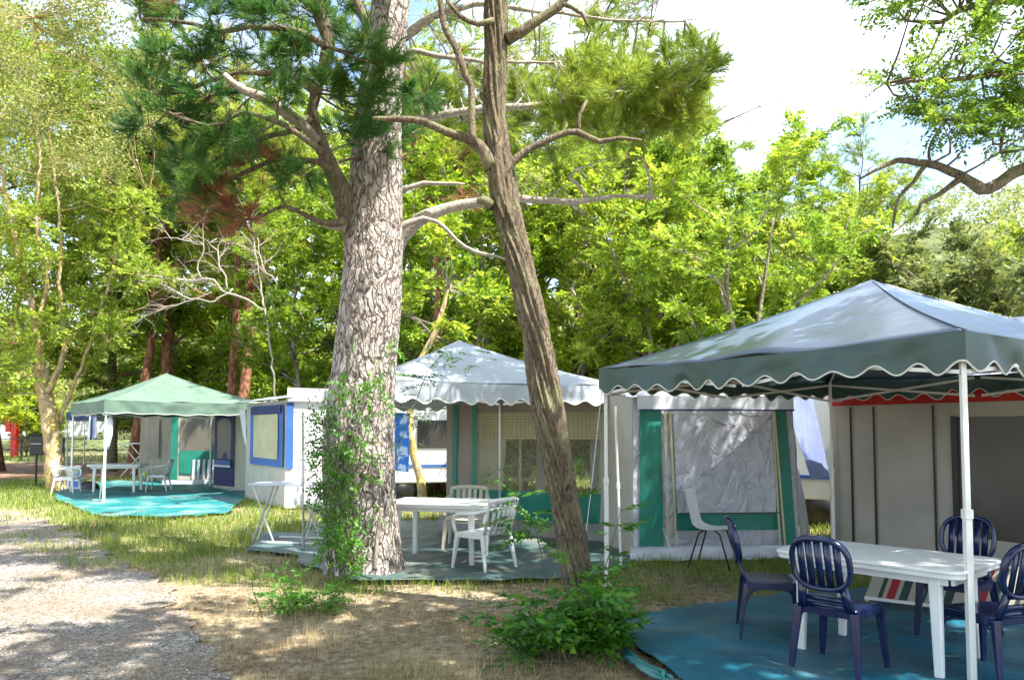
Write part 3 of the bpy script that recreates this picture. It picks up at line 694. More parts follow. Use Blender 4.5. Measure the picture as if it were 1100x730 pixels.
mb = MB(); mb.sheet(V3(pA(-.02, -.05), 2.0), V3(pA(1.02, -.05), 2.0), V3(pA(1.02, 2.4), 2.38), V3(pA(-.02, 2.4), 2.38), 14, 8, .03, 1); mb.build('roof', 'silver_white', t, True)
panel(t, 'curtain', 'curtain_check', pA(0, .28), pA(1, .28), .17, .95, 1.45, 1.95, 0, .05, 2, fold=.02, nx=60)
mb = MB(); mb.bar(V3(pA(.33, -.06), 0), V3(pA(.33, -.06), 2.0), .028); mb.build('pole', 'grey_metal', t)

# --- silver grey tent with green stripes, between the two canopies
B0, B1 = (1.50, 9.62), (3.62, 9.80)
t = thing('awning_tent', 'silver grey tent with green side stripes and a rolled window flap', 'tent', (2.6, 10.6, 0))
panel(t, 'wall', 'silver', B0, B1, 0, 1, 0, 1.98, 0, .05, 11, (.0, -.03), 40, 24, .008)
panel(t, 'stripe', 'green_panel', B0, B1, .03, .175, .08, 1.86, .015, .03, 12, (.01, -.01))
panel(t, 'stripe', 'green_panel', B0, B1, .89, .975, .08, 1.86, .015, .03, 13, (-.05, -.05))
panel(t, 'stripe', 'green_panel', B0, B1, .25, .87, .35, .62, .015, .03, 14, (0, 0), label='wide green band below the window flap')
panel(t, 'window_flap', 'silver', B0, B1, .25, .84, .57, 1.84, .05, .06, 15, (-.02, .0), 30, 20, .006)
for u, s in ((.185, -.01), (.235, -.03), (.855, -.035), (.885, -.055)): panel(t, 'seam_tape', 'cream_trim', B0, B1, u, u + .012, .08, 1.85, .06, .006, 16, (s, s), 2, 14)
panel(t, 'seam_tape', 'dark_metal', B0, B1, .25, .86, .565, .578, .075, .004, 17, (0, 0), 8, 1)
panel(t, 'seam_tape', 'navy_cloth', B0, B1, .04, .96, 1.83, 1.85, .065, .004, 17, (0, 0), 8, 1)
panel(t, 'pelmet', 'silver_white', B0, B1, .02, .96, 1.85, 2.02, .05, .03, 18)
panel(t, 'skirt', 'silver_white', B0, B1, -.03, 1.06, .0, .17, .10, .06, 19, nx=40, fold=.02)
bp = lambda x, y, z: Vector((x, y, z))
mb = MB(); mb.sheet(bp(1.22, 11.2, 0), bp(1.50, 9.62, 0), bp(1.50, 9.62, 1.98), bp(1.3, 11.2, 2.15), 10, 10, .05, 4); mb.build('side_wall', 'taupe', t, True)
mb = MB(); mb.sheet(bp(3.62, 9.80, 0), bp(4.20, 10.9, 0), bp(3.85, 11.0, 2.1), bp(3.55, 9.78, 1.98), 12, 12, .07, 5, 1.6, .03, 4); mb.build('side_wall', 'silver', t, True, label='creased right side wall beside the white pole')
mb = MB(); mb.sheet(bp(4.20, 10.9, 0.9), bp(4.75, 11.6, .9), bp(4.6, 11.8, 2.1), bp(3.85, 11.0, 2.1), 8, 8, .05, 6); mb.build('rear_flap', 'slate_cloth', t, True)
mb = MB(); mb.sheet(bp(1.45, 9.56, 2.0), bp(3.66, 9.74, 2.0), bp(3.9, 11.9, 2.32), bp(1.2, 11.9, 2.32), 20, 10, .05, 7); mb.build('roof', 'silver_white', t, True)
mb = MB(); mb.sheet(bp(1.2, 11.9, 0), bp(3.9, 11.9, 0), bp(3.9, 11.9, 2.3), bp(1.2, 11.9, 2.3), 4, 4, .02, 7); mb.build('back_wall', 'silver', t, True)

# --- taupe tent with red edge at the right
cA, cB = Vector((4.12, 10.02)), Vector((7.1, 5.13))
dC = (cB - cA).normalized(); nC = Vector((-dC.y, dC.x)); 
if nC.dot(Vector((1, 1))) < 0: nC = -nC
t = thing('awning_tent', 'taupe tent with red roof edge and dark mesh window at the right', 'tent', (6.5, 8.8, 0))
LC = (cB - cA).length
def uC(px):   # where the view line of a column meets the wall
    k = (px - 550) / FPX; s = (k * cA.y - cA.x) / ((dC.x - k * dC.y)); return s / LC
uw = uC(1024)
for (u0, u1) in ((0, .055), (.055, .11), (.11, uC(1003)), (uC(1003), uw)):
    panel(t, 'wall', 'taupe', cA, cB, u0, u1, .02, 1.90, 0, .015, 21 + u0, nx=16, ny=14)
for u in (.055, .11, uC(1003)): panel(t, 'seam', 'dark_metal', cA, cB, u - .002, u + .003, .02, 1.88, .012, .002, 3, nx=1)
panel(t, 'window', 'dark_net', cA, cB, uw, .97, .42, 1.74, 0, .03, 23, nx=20)
panel(t, 'lower_panel', 'taupe', cA, cB, uw, 1, .02, .42, 0, .03, 24, nx=20); panel(t, 'upper_panel', 'taupe', cA, cB, uw, 1, 1.74, 1.90, 0, .01, 24)
panel(t, 'window_edge', 'black', cA, cB, uw - .004, uw + .008, .42, 1.75, .01, .004, 24, nx=1)
panel(t, 'roof_edge', 'red_cloth', cA, cB, -.01, 1.02, 1.90, 2.14, -.03, .02, 25, nx=30, ny=4)
q = lambda u, d, z: V3(cA + (cB - cA) * u + nC * d, z)
mb = MB(); mb.sheet(q(0, 3, 0), q(0, 0, 0), q(0, 0, 1.9), q(0, 3, 2.2), 10, 10, .04, 4); mb.build('side_wall', 'taupe', t, True)
mb = MB(); mb.sheet(q(-.01, -.02, 2.14), q(1.02, -.02, 2.14), q(1.02, 1.6, 3.0), q(-.01, 1.6, 3.0), 16, 6, .05, 4); mb.sheet(q(-.01, 1.6, 3.0), q(1.02, 1.6, 3.0), q(1.02, 3.2, 2.2), q(-.01, 3.2, 2.2), 16, 6, .05, 4); mb.build('roof', 'silver', t, True)
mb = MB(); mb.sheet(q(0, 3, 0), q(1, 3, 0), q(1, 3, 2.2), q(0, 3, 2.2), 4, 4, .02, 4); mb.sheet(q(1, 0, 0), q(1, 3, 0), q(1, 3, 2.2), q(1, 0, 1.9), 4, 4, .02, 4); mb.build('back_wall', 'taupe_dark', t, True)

# --- caravan glimpsed between tents
def caravan(label, x, y, rz, L_=5, W_=2.1, H_=2.3, mat='white_plastic'):
    t = thing('caravan', label, 'caravan'); mb = MB(); n = 24; prof = []
    for i in range(n):
        a = 6.283 * i / n; c, s = math.cos(a), math.sin(a); prof.append((math.copysign(abs(c) ** .35, c) * L_ / 2, (math.copysign(abs(s) ** .35, s) * .5 + .5) * (H_ - .45) + .45))
    mb.add([(p[0], -W_ / 2, p[1]) for p in prof] + [(p[0], W_ / 2, p[1]) for p in prof], [tuple(range(n)), tuple(range(2 * n - 1, n - 1, -1))] + [(i, n + i, n + (i + 1) % n, (i + 1) % n) for i in range(n)])
    mb.build('body', mat, t, bevel=.03)
    for xx in (-1.4, .9):
        mb = MB(); mb.box((xx, -W_ / 2 - .012, 1.5), (1.1, .03, .6)); mb.build('window', 'dark_net', t, bevel=.01)
    mb = MB(); mb.box((0, -W_ / 2 - .01, .82), (L_ * .92, .015, .06)); mb.build('stripe', 'blue_cloth', t)
    for s in (-1, 1):
        mb = MB(); mb.tube([(.0, s * (W_ / 2 - .2), .3), (.0, s * (W_ / 2 - .02), .3)], .3, 20); mb.build('wheel', 'black', t, True)
    for xx in (-1, 1):
        mb = MB(); mb.bar((xx * L_ * .4, -.6, .02), (xx * L_ * .4, -.6, .5), .05); mb.build('leg', 'grey_metal', t)
    mb = MB(); mb.bar((L_ / 2 - .1, 0, .45), (L_ / 2 + 1, 0, .42), .08); mb.build('drawbar', 'grey_metal', t)
    return place(t, x, y, rz, s=1)
caravan('white caravan seen between the silver tent and the white leg', 5.6, 13.6, R(-30))
caravan('white caravan parked behind the thin trunk and blue towel', -2.6, 17.6, R(12), 4.4)
# --- caravan awning, white with blue window frame (left of the pine)
t = thing('awning_tent', 'white awning tent with a blue framed window left of the pine', 'tent', (-5, 17, 0))
D0, D1, D2 = (-6.25, 18.2), (-4.62, 15.8), (-3.35, 16.6)
panel(t, 'wall', 'taupe', D0, D1, 0, 1, 0, 2.2, 0, .03, 31); panel(t, 'wall', 'white_cloth', D1, D2, 0, 1, 0, 2.25, 0, .03, 32)
panel(t, 'window_frame', 'blue_cloth', D0, D1, .16, .98, .82, 2.12, .02, .01, 33, label='bright blue window surround')
panel(t, 'window', 'beige_curtain', D0, D1, .28, .88, .98, 1.92, .035, .02, 34)
panel(t, 'pelmet', 'navy_cloth', D0, D1, .2, .95, 1.93, 2.1, .04, .01, 34); 
panel(t, 'blue_edge', 'blue_cloth', D1, D2, .0, .10, .8, 2.15, .015, .01, 35)
mb = MB(); e = Vector((-.12, .0, 0))
mb.sheet(V3(D0, 2.2) + Vector((-.35, -.15, .02)), V3(D1, 2.2) + Vector((-.1, -.3, .02)), V3(D2, 2.52) + Vector((.1, .6, 0)), V3(D0, 2.52) + Vector((.8, 1.6, 0)), 12, 8, .04, 2); mb.build('roof', 'canopy_white', t, True)
panel(t, 'roof_edge', 'silver_white', D1, D2, 0, 1.05, 2.18, 2.45, .05, .01, 35)
mb = MB(); mb.sheet(V3(D2, 0), V3((-3.0, 19.5), 0), V3((-3.0, 19.5), 2.4), V3(D2, 2.25), 6, 6, .03, 2); mb.sheet(V3((-6.2, 20.5), 0), V3(D0, 0), V3(D0, 2.2), V3((-6.2, 20.5), 2.4), 6, 6, .03, 2); mb.build('side_wall', 'white_cloth', t, True)
# --- blue door tent
t = thing('awning_tent', 'narrow navy tent with an arched net door window', 'tent', (-7.7, 21, 0))
E0, E1 = (-8.15, 21.2), (-6.85, 20.0)
panel(t, 'wall', 'taupe', E0, E1, 0, 1, 0, 2.15, 0, .02, 41); mb = MB()
panel(t, 'door', 'navy_cloth', E0, E1, .05, .66, .1, 2.05, .02, .01, 42)
a, b = Vector(E0), Vector(E1); mb = MB(); pts = []
for i in range(13):
    th = math.pi * i / 12; u = .355 + .21 * math.cos(th); z = 1.72 + .18 * math.sin(th); p = a + (b - a) * u; pts.append(V3(p, z))
for u in (.145, .565): p = a + (b - a) * u; pts.append(V3(p, .82))
nrm = Vector((-(b - a).y, (b - a).x, 0)).normalized(); nrm = nrm if nrm.y < 0 else -nrm
mb.add([p + nrm * .04 for p in pts], [tuple(range(15))]); mb.build('window', 'grey_net', t); 
panel(t, 'band', 'blue_cloth', E0, E1, .1, .6, .66, .78, .045, .004, 43); panel(t, 'band', 'white_cloth', E0, E1, .1, .6, .60, .655, .05, .004, 43)
mb = MB(); mb.sheet(V3(E0, 0), V3((-8.5, 22.2), 0), V3((-8.45, 22.4), 2.2), V3(E0, 2.15), 6, 6, .03, 2); mb.build('side_wall', 'navy_cloth', t, True)
mb = MB(); mb.sheet(V3(E0, 2.15), V3(E1, 2.15), V3((-6, 21.8), 2.4), V3((-7.6, 23), 2.4), 6, 6, .03, 2); mb.build('roof', 'navy_cloth', t, True)
# --- tent under pale green canopy
t = thing('awning_tent', 'taupe and green tent under the pale green canopy', 'tent', (-9.5, 24, 0))
F0, F1, F2 = (-9.95, 22.6), (-8.0, 23.0), (-12.2, 25.3)
panel(t, 'wall', 'taupe', F0, F1, 0, 1, 0, 2.1, 0, .03, 51, nx=20); panel(t, 'seam', 'green_panel', F0, F1, .0, .1, .05, 2.05, .015, .01, 52, label='vertical green strip')
panel(t, 'window', 'grey_net', F0, F1, .13, .95, 1.0, 1.95, .02, .04, 53); panel(t, 'lower_panel', 'green_panel', F0, F1, .12, .97, .3, .98, .015, .03, 54)
for k in range(9): panel(t, 'slat', 'silver_white', F0, F1, .30 + k * .07, .335 + k * .07, .16, .72, .04, .004, 55, (.012, .012), 2, 2)
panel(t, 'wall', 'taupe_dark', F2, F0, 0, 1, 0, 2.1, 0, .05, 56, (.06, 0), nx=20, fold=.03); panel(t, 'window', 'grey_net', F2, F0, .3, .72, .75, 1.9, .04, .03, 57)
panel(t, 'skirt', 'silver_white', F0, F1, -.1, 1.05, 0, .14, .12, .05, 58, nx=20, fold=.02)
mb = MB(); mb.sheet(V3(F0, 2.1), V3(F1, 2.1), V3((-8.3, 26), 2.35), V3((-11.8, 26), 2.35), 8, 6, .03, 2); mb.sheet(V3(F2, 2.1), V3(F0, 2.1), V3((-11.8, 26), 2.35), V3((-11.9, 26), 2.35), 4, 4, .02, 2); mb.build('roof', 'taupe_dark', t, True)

# ================================================================ FURNITURE
def rrect(hx, hy, r, n=5):
    out = []
    for cx, cy, a0 in ((hx - r, hy - r, 0), (-hx + r, hy - r, 90), (-hx + r, -hy + r, 180), (hx - r, -hy + r, 270)):
        for i in range(n + 1): a = R(a0 + 90 * i / n); out.append((cx + r * math.cos(a), cy + r * math.sin(a)))
    return out
def plastic_table(label, x, y, rz, lx, ly, mat='white_plastic', H=.72, group=None, inset=.13):
    t = thing('plastic_table', label, 'table', (0, 0, 0), group)
    mb = MB(); mb.prism(rrect(lx / 2, ly / 2, .10), H - .022, H); mb.prism(rrect(lx / 2 - .012, ly / 2 - .012, .09), H - .055, H - .0225); mb.build('tabletop', mat, t, bevel=.006)
    mb = MB()
    for sx in (-1, 1): mb.box((sx * (lx / 2 - .09), 0, H - .08), (.02, ly - .22, .05)); mb.box((0, sx * (ly / 2 - .09), H - .08), (lx - .22, .02, .05))
    mb.build('apron', mat, t)
    for sx in (-1, 1):
        for sy in (-1, 1):
            mb = MB(); cx, cy = sx * (lx / 2 - inset - .06), sy * (ly / 2 - inset * .8)
            mb.bar((cx, cy, H - .056), (cx + sx * .015, cy + sy * .01, 0), .078, .06, .056); mb.build('leg', mat, t, bevel=.012)
    return place(t, x, y, rz)
def side_chair(label, mat, group):       # armless, rounded slatted back; faces +Y
    t = thing('plastic_chair', label, 'chair', (0, 0, 0), group); SH = .44
    mb = MB(); n = 12; base = 0
    for j in range(n + 1):
        for i in range(n + 1):
            u, v = i / n * 2 - 1, j / n * 2 - 1; wv = .205 + .012 * v; x = u * wv * (1 - .10 * max(0, v) ** 4 * abs(u)); y = v * .205 * (1 - .05 * u ** 4)
            z = SH - .012 * (1 - u * u) * (1 - v * v) - .03 * max(0, v - .75) * 2 * .6; mb.v.append((x, y, z))
    for j in range(n):
        for i in range(n): o = j * (n + 1) + i; mb.f.append((o, o + 1, o + n + 2, o + n + 1))
    s = mb.build('seat', mat, t, True, thick=.016)
    mb = MB()
    for sx in (-1, 1): mb.bar((sx * .198, -.19, SH - .025), (sx * .205, .19, SH - .025), .014, .05)
    mb.bar((-.2, .192, SH - .025), (.2, .192, SH - .025), .014, .05); mb.bar((-.19, -.195, SH - .025), (.19, -.195, SH - .025), .014, .05); mb.build('seat_rim', mat, t)
    # back: oval ring in a plane leaning back
    def bpnt(x, z): return Vector((x, -.195 - (z - SH) * .22 - .03 * (1 - (x / .21) ** 2) * min(1, (z - SH) / .15), z))
    mb = MB(); ring = []
    cz, hw, hh = .735, .19, .165
    for i in range(33):
        a = 6.283 * i / 32; c, s_ = math.cos(a), math.sin(a); ring.append(bpnt(math.copysign(abs(c) ** .75, c) * hw, cz + math.copysign(abs(s_) ** .75, s_) * hh * (1 if s_ > 0 else 1.0)))
    mb.tube(ring, .026, 8, False, None, .7)
    for k in range(5):
        x = (k - 2) * .060; top = cz + hh * (1 - (abs(x) / hw) ** 3) ** .5 * .97; bot = cz - hh * (1 - (abs(x) / hw) ** 3) ** .5 * .97
        mb.bar(bpnt(x, bot), bpnt(x, top), .044, .010, None, (0, 1, 0))
    for sx in (-1, 1): mb.bar(bpnt(sx * .135, .60), bpnt(sx * .165, SH - .04), .055, .02, None, (0, 1, 0))
    for z in (.575, .50, .455): mb.bar(bpnt(-.15, z), bpnt(.15, z), .035, .01, None, (0, 1, 0))
    mb.build('backrest', mat, t, True)
    for sx in (-1, 1):
        for sy in (-1, 1):
            mb = MB(); top = Vector((sx * .188, sy * .182 - (.02 if sy < 0 else 0), SH - .01)); bot = Vector((sx * .222, sy * .215 - (.035 if sy < 0 else 0), 0))
            mb.bar(top, bot, .062, .034, .034, (0, 1, 0) if True else None); mid = top.lerp(bot, .45)
            pts = [Vector((top.x, top.y - sy * .10, SH - .045)), Vector((top.x, top.y - sy * .03, SH - .075)), mid]; mb.tube(pts, [.012, .013, .010], 6); mb.build('leg', mat, t, bevel=.008)
    return t
def arm_chair(label, mat, group=None):   # monobloc with arms, faces +Y
    t = thing('plastic_armchair', label, 'chair', (0, 0, 0), group); SH = .42
    mb = MB(); n = 10
    for j in range(n + 1):
        for i in range(n + 1):
            u, v = i / n * 2 - 1, j / n * 2 - 1; mb.v.append((u * (.235 + .015 * v), v * .22, SH - .012 * (1 - u * u) - .02 * max(0, v - .7)))
    for j in range(n):
        for i in range(n): o = j * (n + 1) + i; mb.f.append((o, o + 1, o + n + 2, o + n + 1))
    mb.build('seat', mat, t, True, thick=.02)
    def bp2(x, z): return Vector((x, -.21 - (z - SH) * .25 - .04 * (1 - (x / .25) ** 2), z))
    mb = MB(); top = [bp2(x / 10 * .25, .80 - .02 * (x / 10) ** 4) for x in range(-10, 11)]; mb.tube(top, .024, 8, True, None, 1.2)
    for k in range(5): x = (k - 2) * .075; mb.bar(bp2(x, SH - .01), bp2(x * 1.08, .80), .040, .012, .05, (0, 1, 0))
    for sx in (-1, 1): mb.bar(bp2(sx * .235, SH), bp2(sx * .25, .79), .04, .022, None, (0, 1, 0))
    mb.bar(bp2(-.23, .47), bp2(.23, .47), .04, .014, None, (0, 1, 0)); mb.build('backrest', mat, t, True)
    for sx in (-1, 1):
        mb = MB(); pts = [bp2(sx * .25, .70), Vector((sx * .285, -.12, .655)), Vector((sx * .295, .06, .64)), Vector((sx * .29, .19, .61)), Vector((sx * .275, .225, .52)), Vector((sx * .26, .20, SH))]
        mb.tube(*cr_spline(pts, [.024, .026, .028, .026, .022, .02], .04), 8, True, None, .8); mb.build('armrest', mat, t, True)
        for sy in (-1, 1):
            mb = MB(); mb.bar((sx * .235, sy * .19, SH - .005), (sx * .275, sy * .235 - (.03 if sy < 0 else 0), 0), .066, .045, .036); mb.build('leg', mat, t, bevel=.01)
    mb = MB(); mb.bar((-.235, .205, SH - .03), (.235, .205, SH - .03), .016, .05)
    for sx in (-1, 1): mb.bar((sx * .235, -.2, SH - .03), (sx * .24, .2, SH - .03), .016, .05)
    mb.build('seat_rim', mat, t); return t
def face(dx, dy): return math.atan2(dy, dx) - math.pi / 2
u_ = math.atan2(-.75, .66)
plastic_table('white plastic table among the navy chairs under the dark canopy', 2.64, 5.54, u_, 1.28, .82)
GN = 'navy chairs round the white table'
c0 = side_chair('navy chair with its back to the viewer at the near left side', 'navy_plastic', GN); place(c0, 2.19, 5.24, face(.72, .69))
place(copy_tree(c0), 2.02, 6.10, face(.97, -.22), 'navy chair seen side on, left of the white table')
place(copy_tree(c0), 3.42, 6.02, face(-.75, -.66), 'navy chair behind the white table in front of the mesh window')
place(copy_tree(c0), 3.07, 5.06, face(-.35, .94), 'navy chair cut by the right edge in front of the table')
# striped sling chair folded against the taupe tent
t = thing('folding_chair', 'folding chair with striped sling cloth behind the white table', 'deck chair', (4.0, 7.6, 0))
sa, sb = Vector((3.2, 7.1)), Vector((4.45, 6.15)); mb = MB(); mb.sheet(V3(sa, .08), V3(sb, .08), V3(sb + Vector((.25, .2)), .42), V3(sa + Vector((.25, .2)), .42), 12, 6, .03, 2)
mb.build('sling', 'stripes', t, True); mb = MB()
mb.bar(V3(sa, .08), V3(sb, .08), .025); mb.bar(V3(sa + Vector((.25, .2)), .42), V3(sb + Vector((.25, .2)), .42), .025); mb.build('frame', 'white_metal', t)
for k, (p, q_) in enumerate(((sa, sa + Vector((.35, .3))), (sb, sb + Vector((.35, .3))))):
    mb = MB(); mb.bar(V3(p, .42), V3(q_, .0), .022); mb.build('leg', 'white_metal', t); mb = MB(); mb.bar(V3(q_, .42), V3(p, .0), .022); mb.build('leg', 'white_metal', t)
# blue ball-like bucket lid under the table
mb = MB(); bx_, by_ = g2(946, 645); mb.tube([(bx_, by_, .03), (bx_, by_, .05), (bx_, by_, .10), (bx_, by_, .12)], [.04, .055, .06, .04], 14)
tag(mb.build('bucket', 'blue_bag', smooth=True), 'small round blue bucket on the flap behind the table legs', 'bucket')
# white shell chair
t = thing('shell_chair', 'white shell chair on thin steel legs before the silver tent', 'chair'); mb = MB()
pf = [(.23, .45), (.18, .455), (.05, .425), (-.1, .43), (-.19, .47), (-.23, .56), (-.27, .75), (-.31, .90)]; n = 8
for j, (y, z) in enumerate(pf):
    for i in range(n + 1):
        u = i / n * 2 - 1; hw = .22 if j < 5 else .215; mb.v.append((u * hw, y + (.03 * u * u if j > 4 else 0), z + (.02 * u ** 4 if j < 5 else 0)))
for j in range(len(pf) - 1):
    for i in range(n): o = j * (n + 1) + i; mb.f.append((o, o + 1, o + n + 2, o + n + 1))
mb.build('shell', 'white_plastic', t, True, thick=.008, sub=1)
for sx in (-1, 1):
    for sy in (-1, 1): mb = MB(); mb.tube([(sx * .14, sy * .06, .43), (sx * .19, sy * .12, .40), (sx * .22, sy * .24, 0)], .010, 6); mb.build('leg', 'dark_metal', t, True)
place(t, 2.36, 9.15, face(.85, -.45))
# white table and chairs under the pale canopy
plastic_table('white plastic table between the pine and the leaning trunk', -.86, 9.62, R(-14), 1.3, .8)
ac = arm_chair('white slatted armchair in front of the taupe tent', 'white_plastic'); place(ac, -.33, 9.05, face(-.75, .6))
ac2 = arm_chair('cream armchair behind the white table', 'cream_plastic'); place(ac2, -.62, 10.5, face(-.1, -1))
# folding trestle table
t = thing('folding_table', 'folding trestle table with crossed legs left of the pine', 'table', (-3.1, 10.9, 0))
ta, tb = Vector((-3.72, 10.95)), Vector((-2.62, 10.75)); nn = Vector((.1, .5)); H_ = .84
mb = MB(); mb.add([V3(ta, H_), V3(tb, H_), V3(tb + nn, H_), V3(ta + nn, H_), V3(ta, H_ - .03), V3(tb, H_ - .03), V3(tb + nn, H_ - .03), V3(ta + nn, H_ - .03)], [(0,1,2,3),(7,6,5,4),(0,4,5,1),(1,5,6,2),(2,6,7,3),(3,7,4,0)]); mb.build('tabletop', 'silver_white', t, bevel=.004)
for p, s_ in ((ta + Vector((.05, .03)), 1), (tb - Vector((.32, -.03)), 1)):
    for a_, b_ in ((p, p + Vector((.30, .06))), (p + Vector((.28, .30)), p + Vector((-.02, .30))), ):
        mb = MB(); mb.bar(V3(a_, H_ - .03), V3(b_, 0), .03, .02); mb.build('leg', 'white_metal', t)
    mb = MB(); mb.bar(V3(p + Vector((.30, .0)), H_ - .03), V3(p + Vector((.0, .02)), 0), .03, .02); mb.build('leg', 'grey_metal', t)
mb = MB(); mb.bar(V3(ta + Vector((.2, .0)), .03), V3(tb - Vector((.1, 0)), .03), .022); mb.bar(V3(ta + nn + Vector((.2, 0)), .03), V3(tb + nn, .03), .022); mb.build('stretcher', 'white_metal', t)
t = thing('folding_stool', 'folding stool with crossed legs beside the pine trunk', 'stool', (-2.6, 11.2, 0))
sx0, sy0 = -2.62, 11.35
mb = MB(); mb.sheet((sx0 - .2, sy0 - .18, .46), (sx0 + .2, sy0 - .18, .46), (sx0 + .2, sy0 + .18, .46), (sx0 - .2, sy0 + .18, .46), 6, 6, .03, 3); mb.build('seat', 'white_cloth', t, True)
for s in (-1, 1):
    for e in (-1, 1): mb = MB(); mb.bar((sx0 - .2 * s, sy0 + .18 * e, .46), (sx0 + .2 * s, sy0 + .18 * e, 0), .022); mb.build('leg', 'white_metal', t)
# poles
def pole(label, a, b, r, mat):
    mb = MB(); a, b = Vector(a), Vector(b); mb.tube([a, b], r, 8); mb.tube([a.lerp(b, .48), a.lerp(b, .52)], r * 1.5, 8); mb.tube([a - Vector((0, 0, .0)), a + Vector((0, 0, .03))], r * 2, 8); tag(mb.build('tent_pole', mat, smooth=False), label, 'pole')
p = G(667, 608); pole('thin white tent pole just left of the silver tent', (p.x, p.y, 0), P(661, 436, p.y), .015, 'white_metal')
p = G(326, 590); pole('slim grey pole standing at the trestle table', (p.x, p.y, 0), P(325, 442, p.y), .016, 'grey_metal')
p = G(213, 535); pole('pale pole with hanging cloth beside the navy tent', (p.x - .0, p.y, 0), P(272, 436, p.y) * 1, .018, 'white_metal') if False else None
p = G(271, 533); pole('pale blue pole between the navy and white tents', (p.x, p.y, 0), P(268, 437, p.y), .022, 'silver_white')
mb = MB(); mb.sheet(P(263, 478, 18.2), P(268, 480, 18.2), P(271, 440, 18.2), P(257, 440, 18.2), 6, 8, .05, 3, 3, .03, 3); tag(mb.build('hanging_cloth', 'towel_stripes', smooth=True), 'blue and white striped cloth tied at the navy tent', 'cloth')
# guy ropes with pegs
for (a_, g_, lab) in ((nearL.to_3d() + Vector((0, 0, 2.0)), G(622, 640), 'thin guy rope running down left from the dark canopy'), (Vector((1.47, 10.8, 2.0)), Vector((1.95, 9.35, 0)), 'thin guy rope of the pale canopy at the silver tent corner')):
    t = thing('guy_rope', lab, 'rope', (g_.x, g_.y, 0)); mb = MB(); mb.tube([a_, a_.lerp(g_, .5) - Vector((0, 0, .03)), Vector((g_.x, g_.y, .04))], .0035, 5); mb.build('rope', 'trim', t)
    mb = MB(); mb.tube([(g_.x, g_.y, -.05), (g_.x, g_.y, .06), (g_.x + .02, g_.y, .075)], .006, 6); mb.build('peg', 'grey_metal', t)
# towels
mb = MB(); mb.sheet(P(424, 505, 10.3), P(439, 507, 10.3), P(440, 444, 10.3), P(424, 443, 10.3), 8, 12, .04, 3, 3, .012, 3); tag(mb.build('towel', 'towel_blue', smooth=True, thick=.006), 'blue patterned towel hanging right of the pine trunk', 'towel')
mb = MB(); mb.tube([P(398, 440, 10.32), P(424, 443, 10.3), P(442, 443.5, 10.3), P(470, 444, 11.9)], .004, 5); tag(mb.build('washing_line', 'white_metal'), 'thin line carrying the blue patterned towel', 'line')
mb = MB(); mb.sheet(P(94, 473, 17.6), P(104, 470, 17.6), P(104, 447, 17.6), P(96, 447, 17.6), 6, 8, .05, 5, 3, .03, 2); tag(mb.build('towel', 'towel_stripes', smooth=True, thick=.006), 'striped towel hanging under the pale green canopy', 'towel')
# closed parasol by the front post
t = thing('closed_parasol', 'closed white and blue parasol by the front leg of the pale green canopy', 'parasol', (-8.7, 17.1, 0))
b0 = P(114, 482, 17.1); t0_ = P(119, 446, 17.1); mb = MB(); mb.tube(*cr_spline([b0, b0.lerp(t0_, .4), b0.lerp(t0_, .8), t0_], [.05, .09, .07, .02], .08), 10, disp=lambda r, a, i, p: r * (1 + .2 * math.sin(a * 5))); mb.build('canopy', 'towel_stripes', t, True)
mb = MB(); mb.tube([(b0.x - .12, b0.y, 0), b0.lerp(t0_, .5)], .018, 8); mb.build('pole', 'white_metal', t, True)
# far left things
plastic_table('white plastic table under the pale green canopy', -10.1, 19.9, R(10), 1.3, .8)
G2 = 'white armchairs round the far left table'
w1 = arm_chair('white armchair left of the far left table beside the bare trunk', 'white_plastic', G2); place(w1, -11.0, 19.2, face(1, .2))
place(copy_tree(w1), -9.2, 20.2, face(-1, -.2), 'white armchair right of the far left table')
t = thing('grill', 'black kettle box grill on a stand left of the bare trunk', 'grill', (-12.6, 20.3, 0)); gx0, gy0 = G(42, 522).x, G(42, 522).y
mb = MB(); mb.box((gx0, gy0, 1.15), (.42, .35, .55)); mb.box((gx0, gy0, 1.45), (.36, .30, .06)); mb.build('box', 'black', t, bevel=.04)
mb = MB(); mb.tube([(gx0 - .1, gy0, 0), (gx0 - .1, gy0, .9)], .03, 8); mb.build('stand', 'dark_metal', t); mb = MB(); mb.bar((gx0 - .15, gy0 - .2, 1.2), (gx0 + .15, gy0 - .2, 1.2), .02); mb.build('handle', 'grey_metal', t)
mb = MB(); x0, y0 = g2(76, 524); mb.tube([(x0, y0, 0.012), (x0, y0, .02), (x0, y0, .55), (x0, y0, .60)], [.13, .17, .24, .25], 16, False); mb.add([(x0 - .0, y0, .1)], []); tag(mb.build('waste_bin', 'white_plastic', smooth=True, thick=.01), 'tall white plastic bin at the foot of the bare trunk', 'bin')
t = thing('cool_box', 'blue and white cool box on the teal groundsheet', 'cool box', (0, 0, 0)); x0, y0 = g2(82, 526); mb = MB(); mb.box((x0, y0, .17), (.38, .28, .28)); mb.build('box', 'white_plastic', t, bevel=.03); mb = MB(); mb.box((x0, y0 - .145, .17), (.24, .012, .16)); mb.build('front_panel', 'blue_bag', t, bevel=.004); mb = MB(); mb.tube([(x0 - .17, y0, .31), (x0 - .15, y0, .42), (x0 + .15, y0, .42), (x0 + .17, y0, .31)], .012, 6); mb.build('handle', 'blue_bag', t)
mb = MB(); x0, y0 = g2(96, 526)
for j in range(7):
    for i in range(12): a = 6.283 * i / 12; f = math.sin(math.pi * (j / 6) * .5 + .0); r_ = math.cos(math.pi / 2 * j / 6); mb.v.append((x0 + .27 * r_ * math.cos(a), y0 + .18 * r_ * math.sin(a), .02 + .22 * f + .03 * noise.noise(Vector((i, j, 0)))))
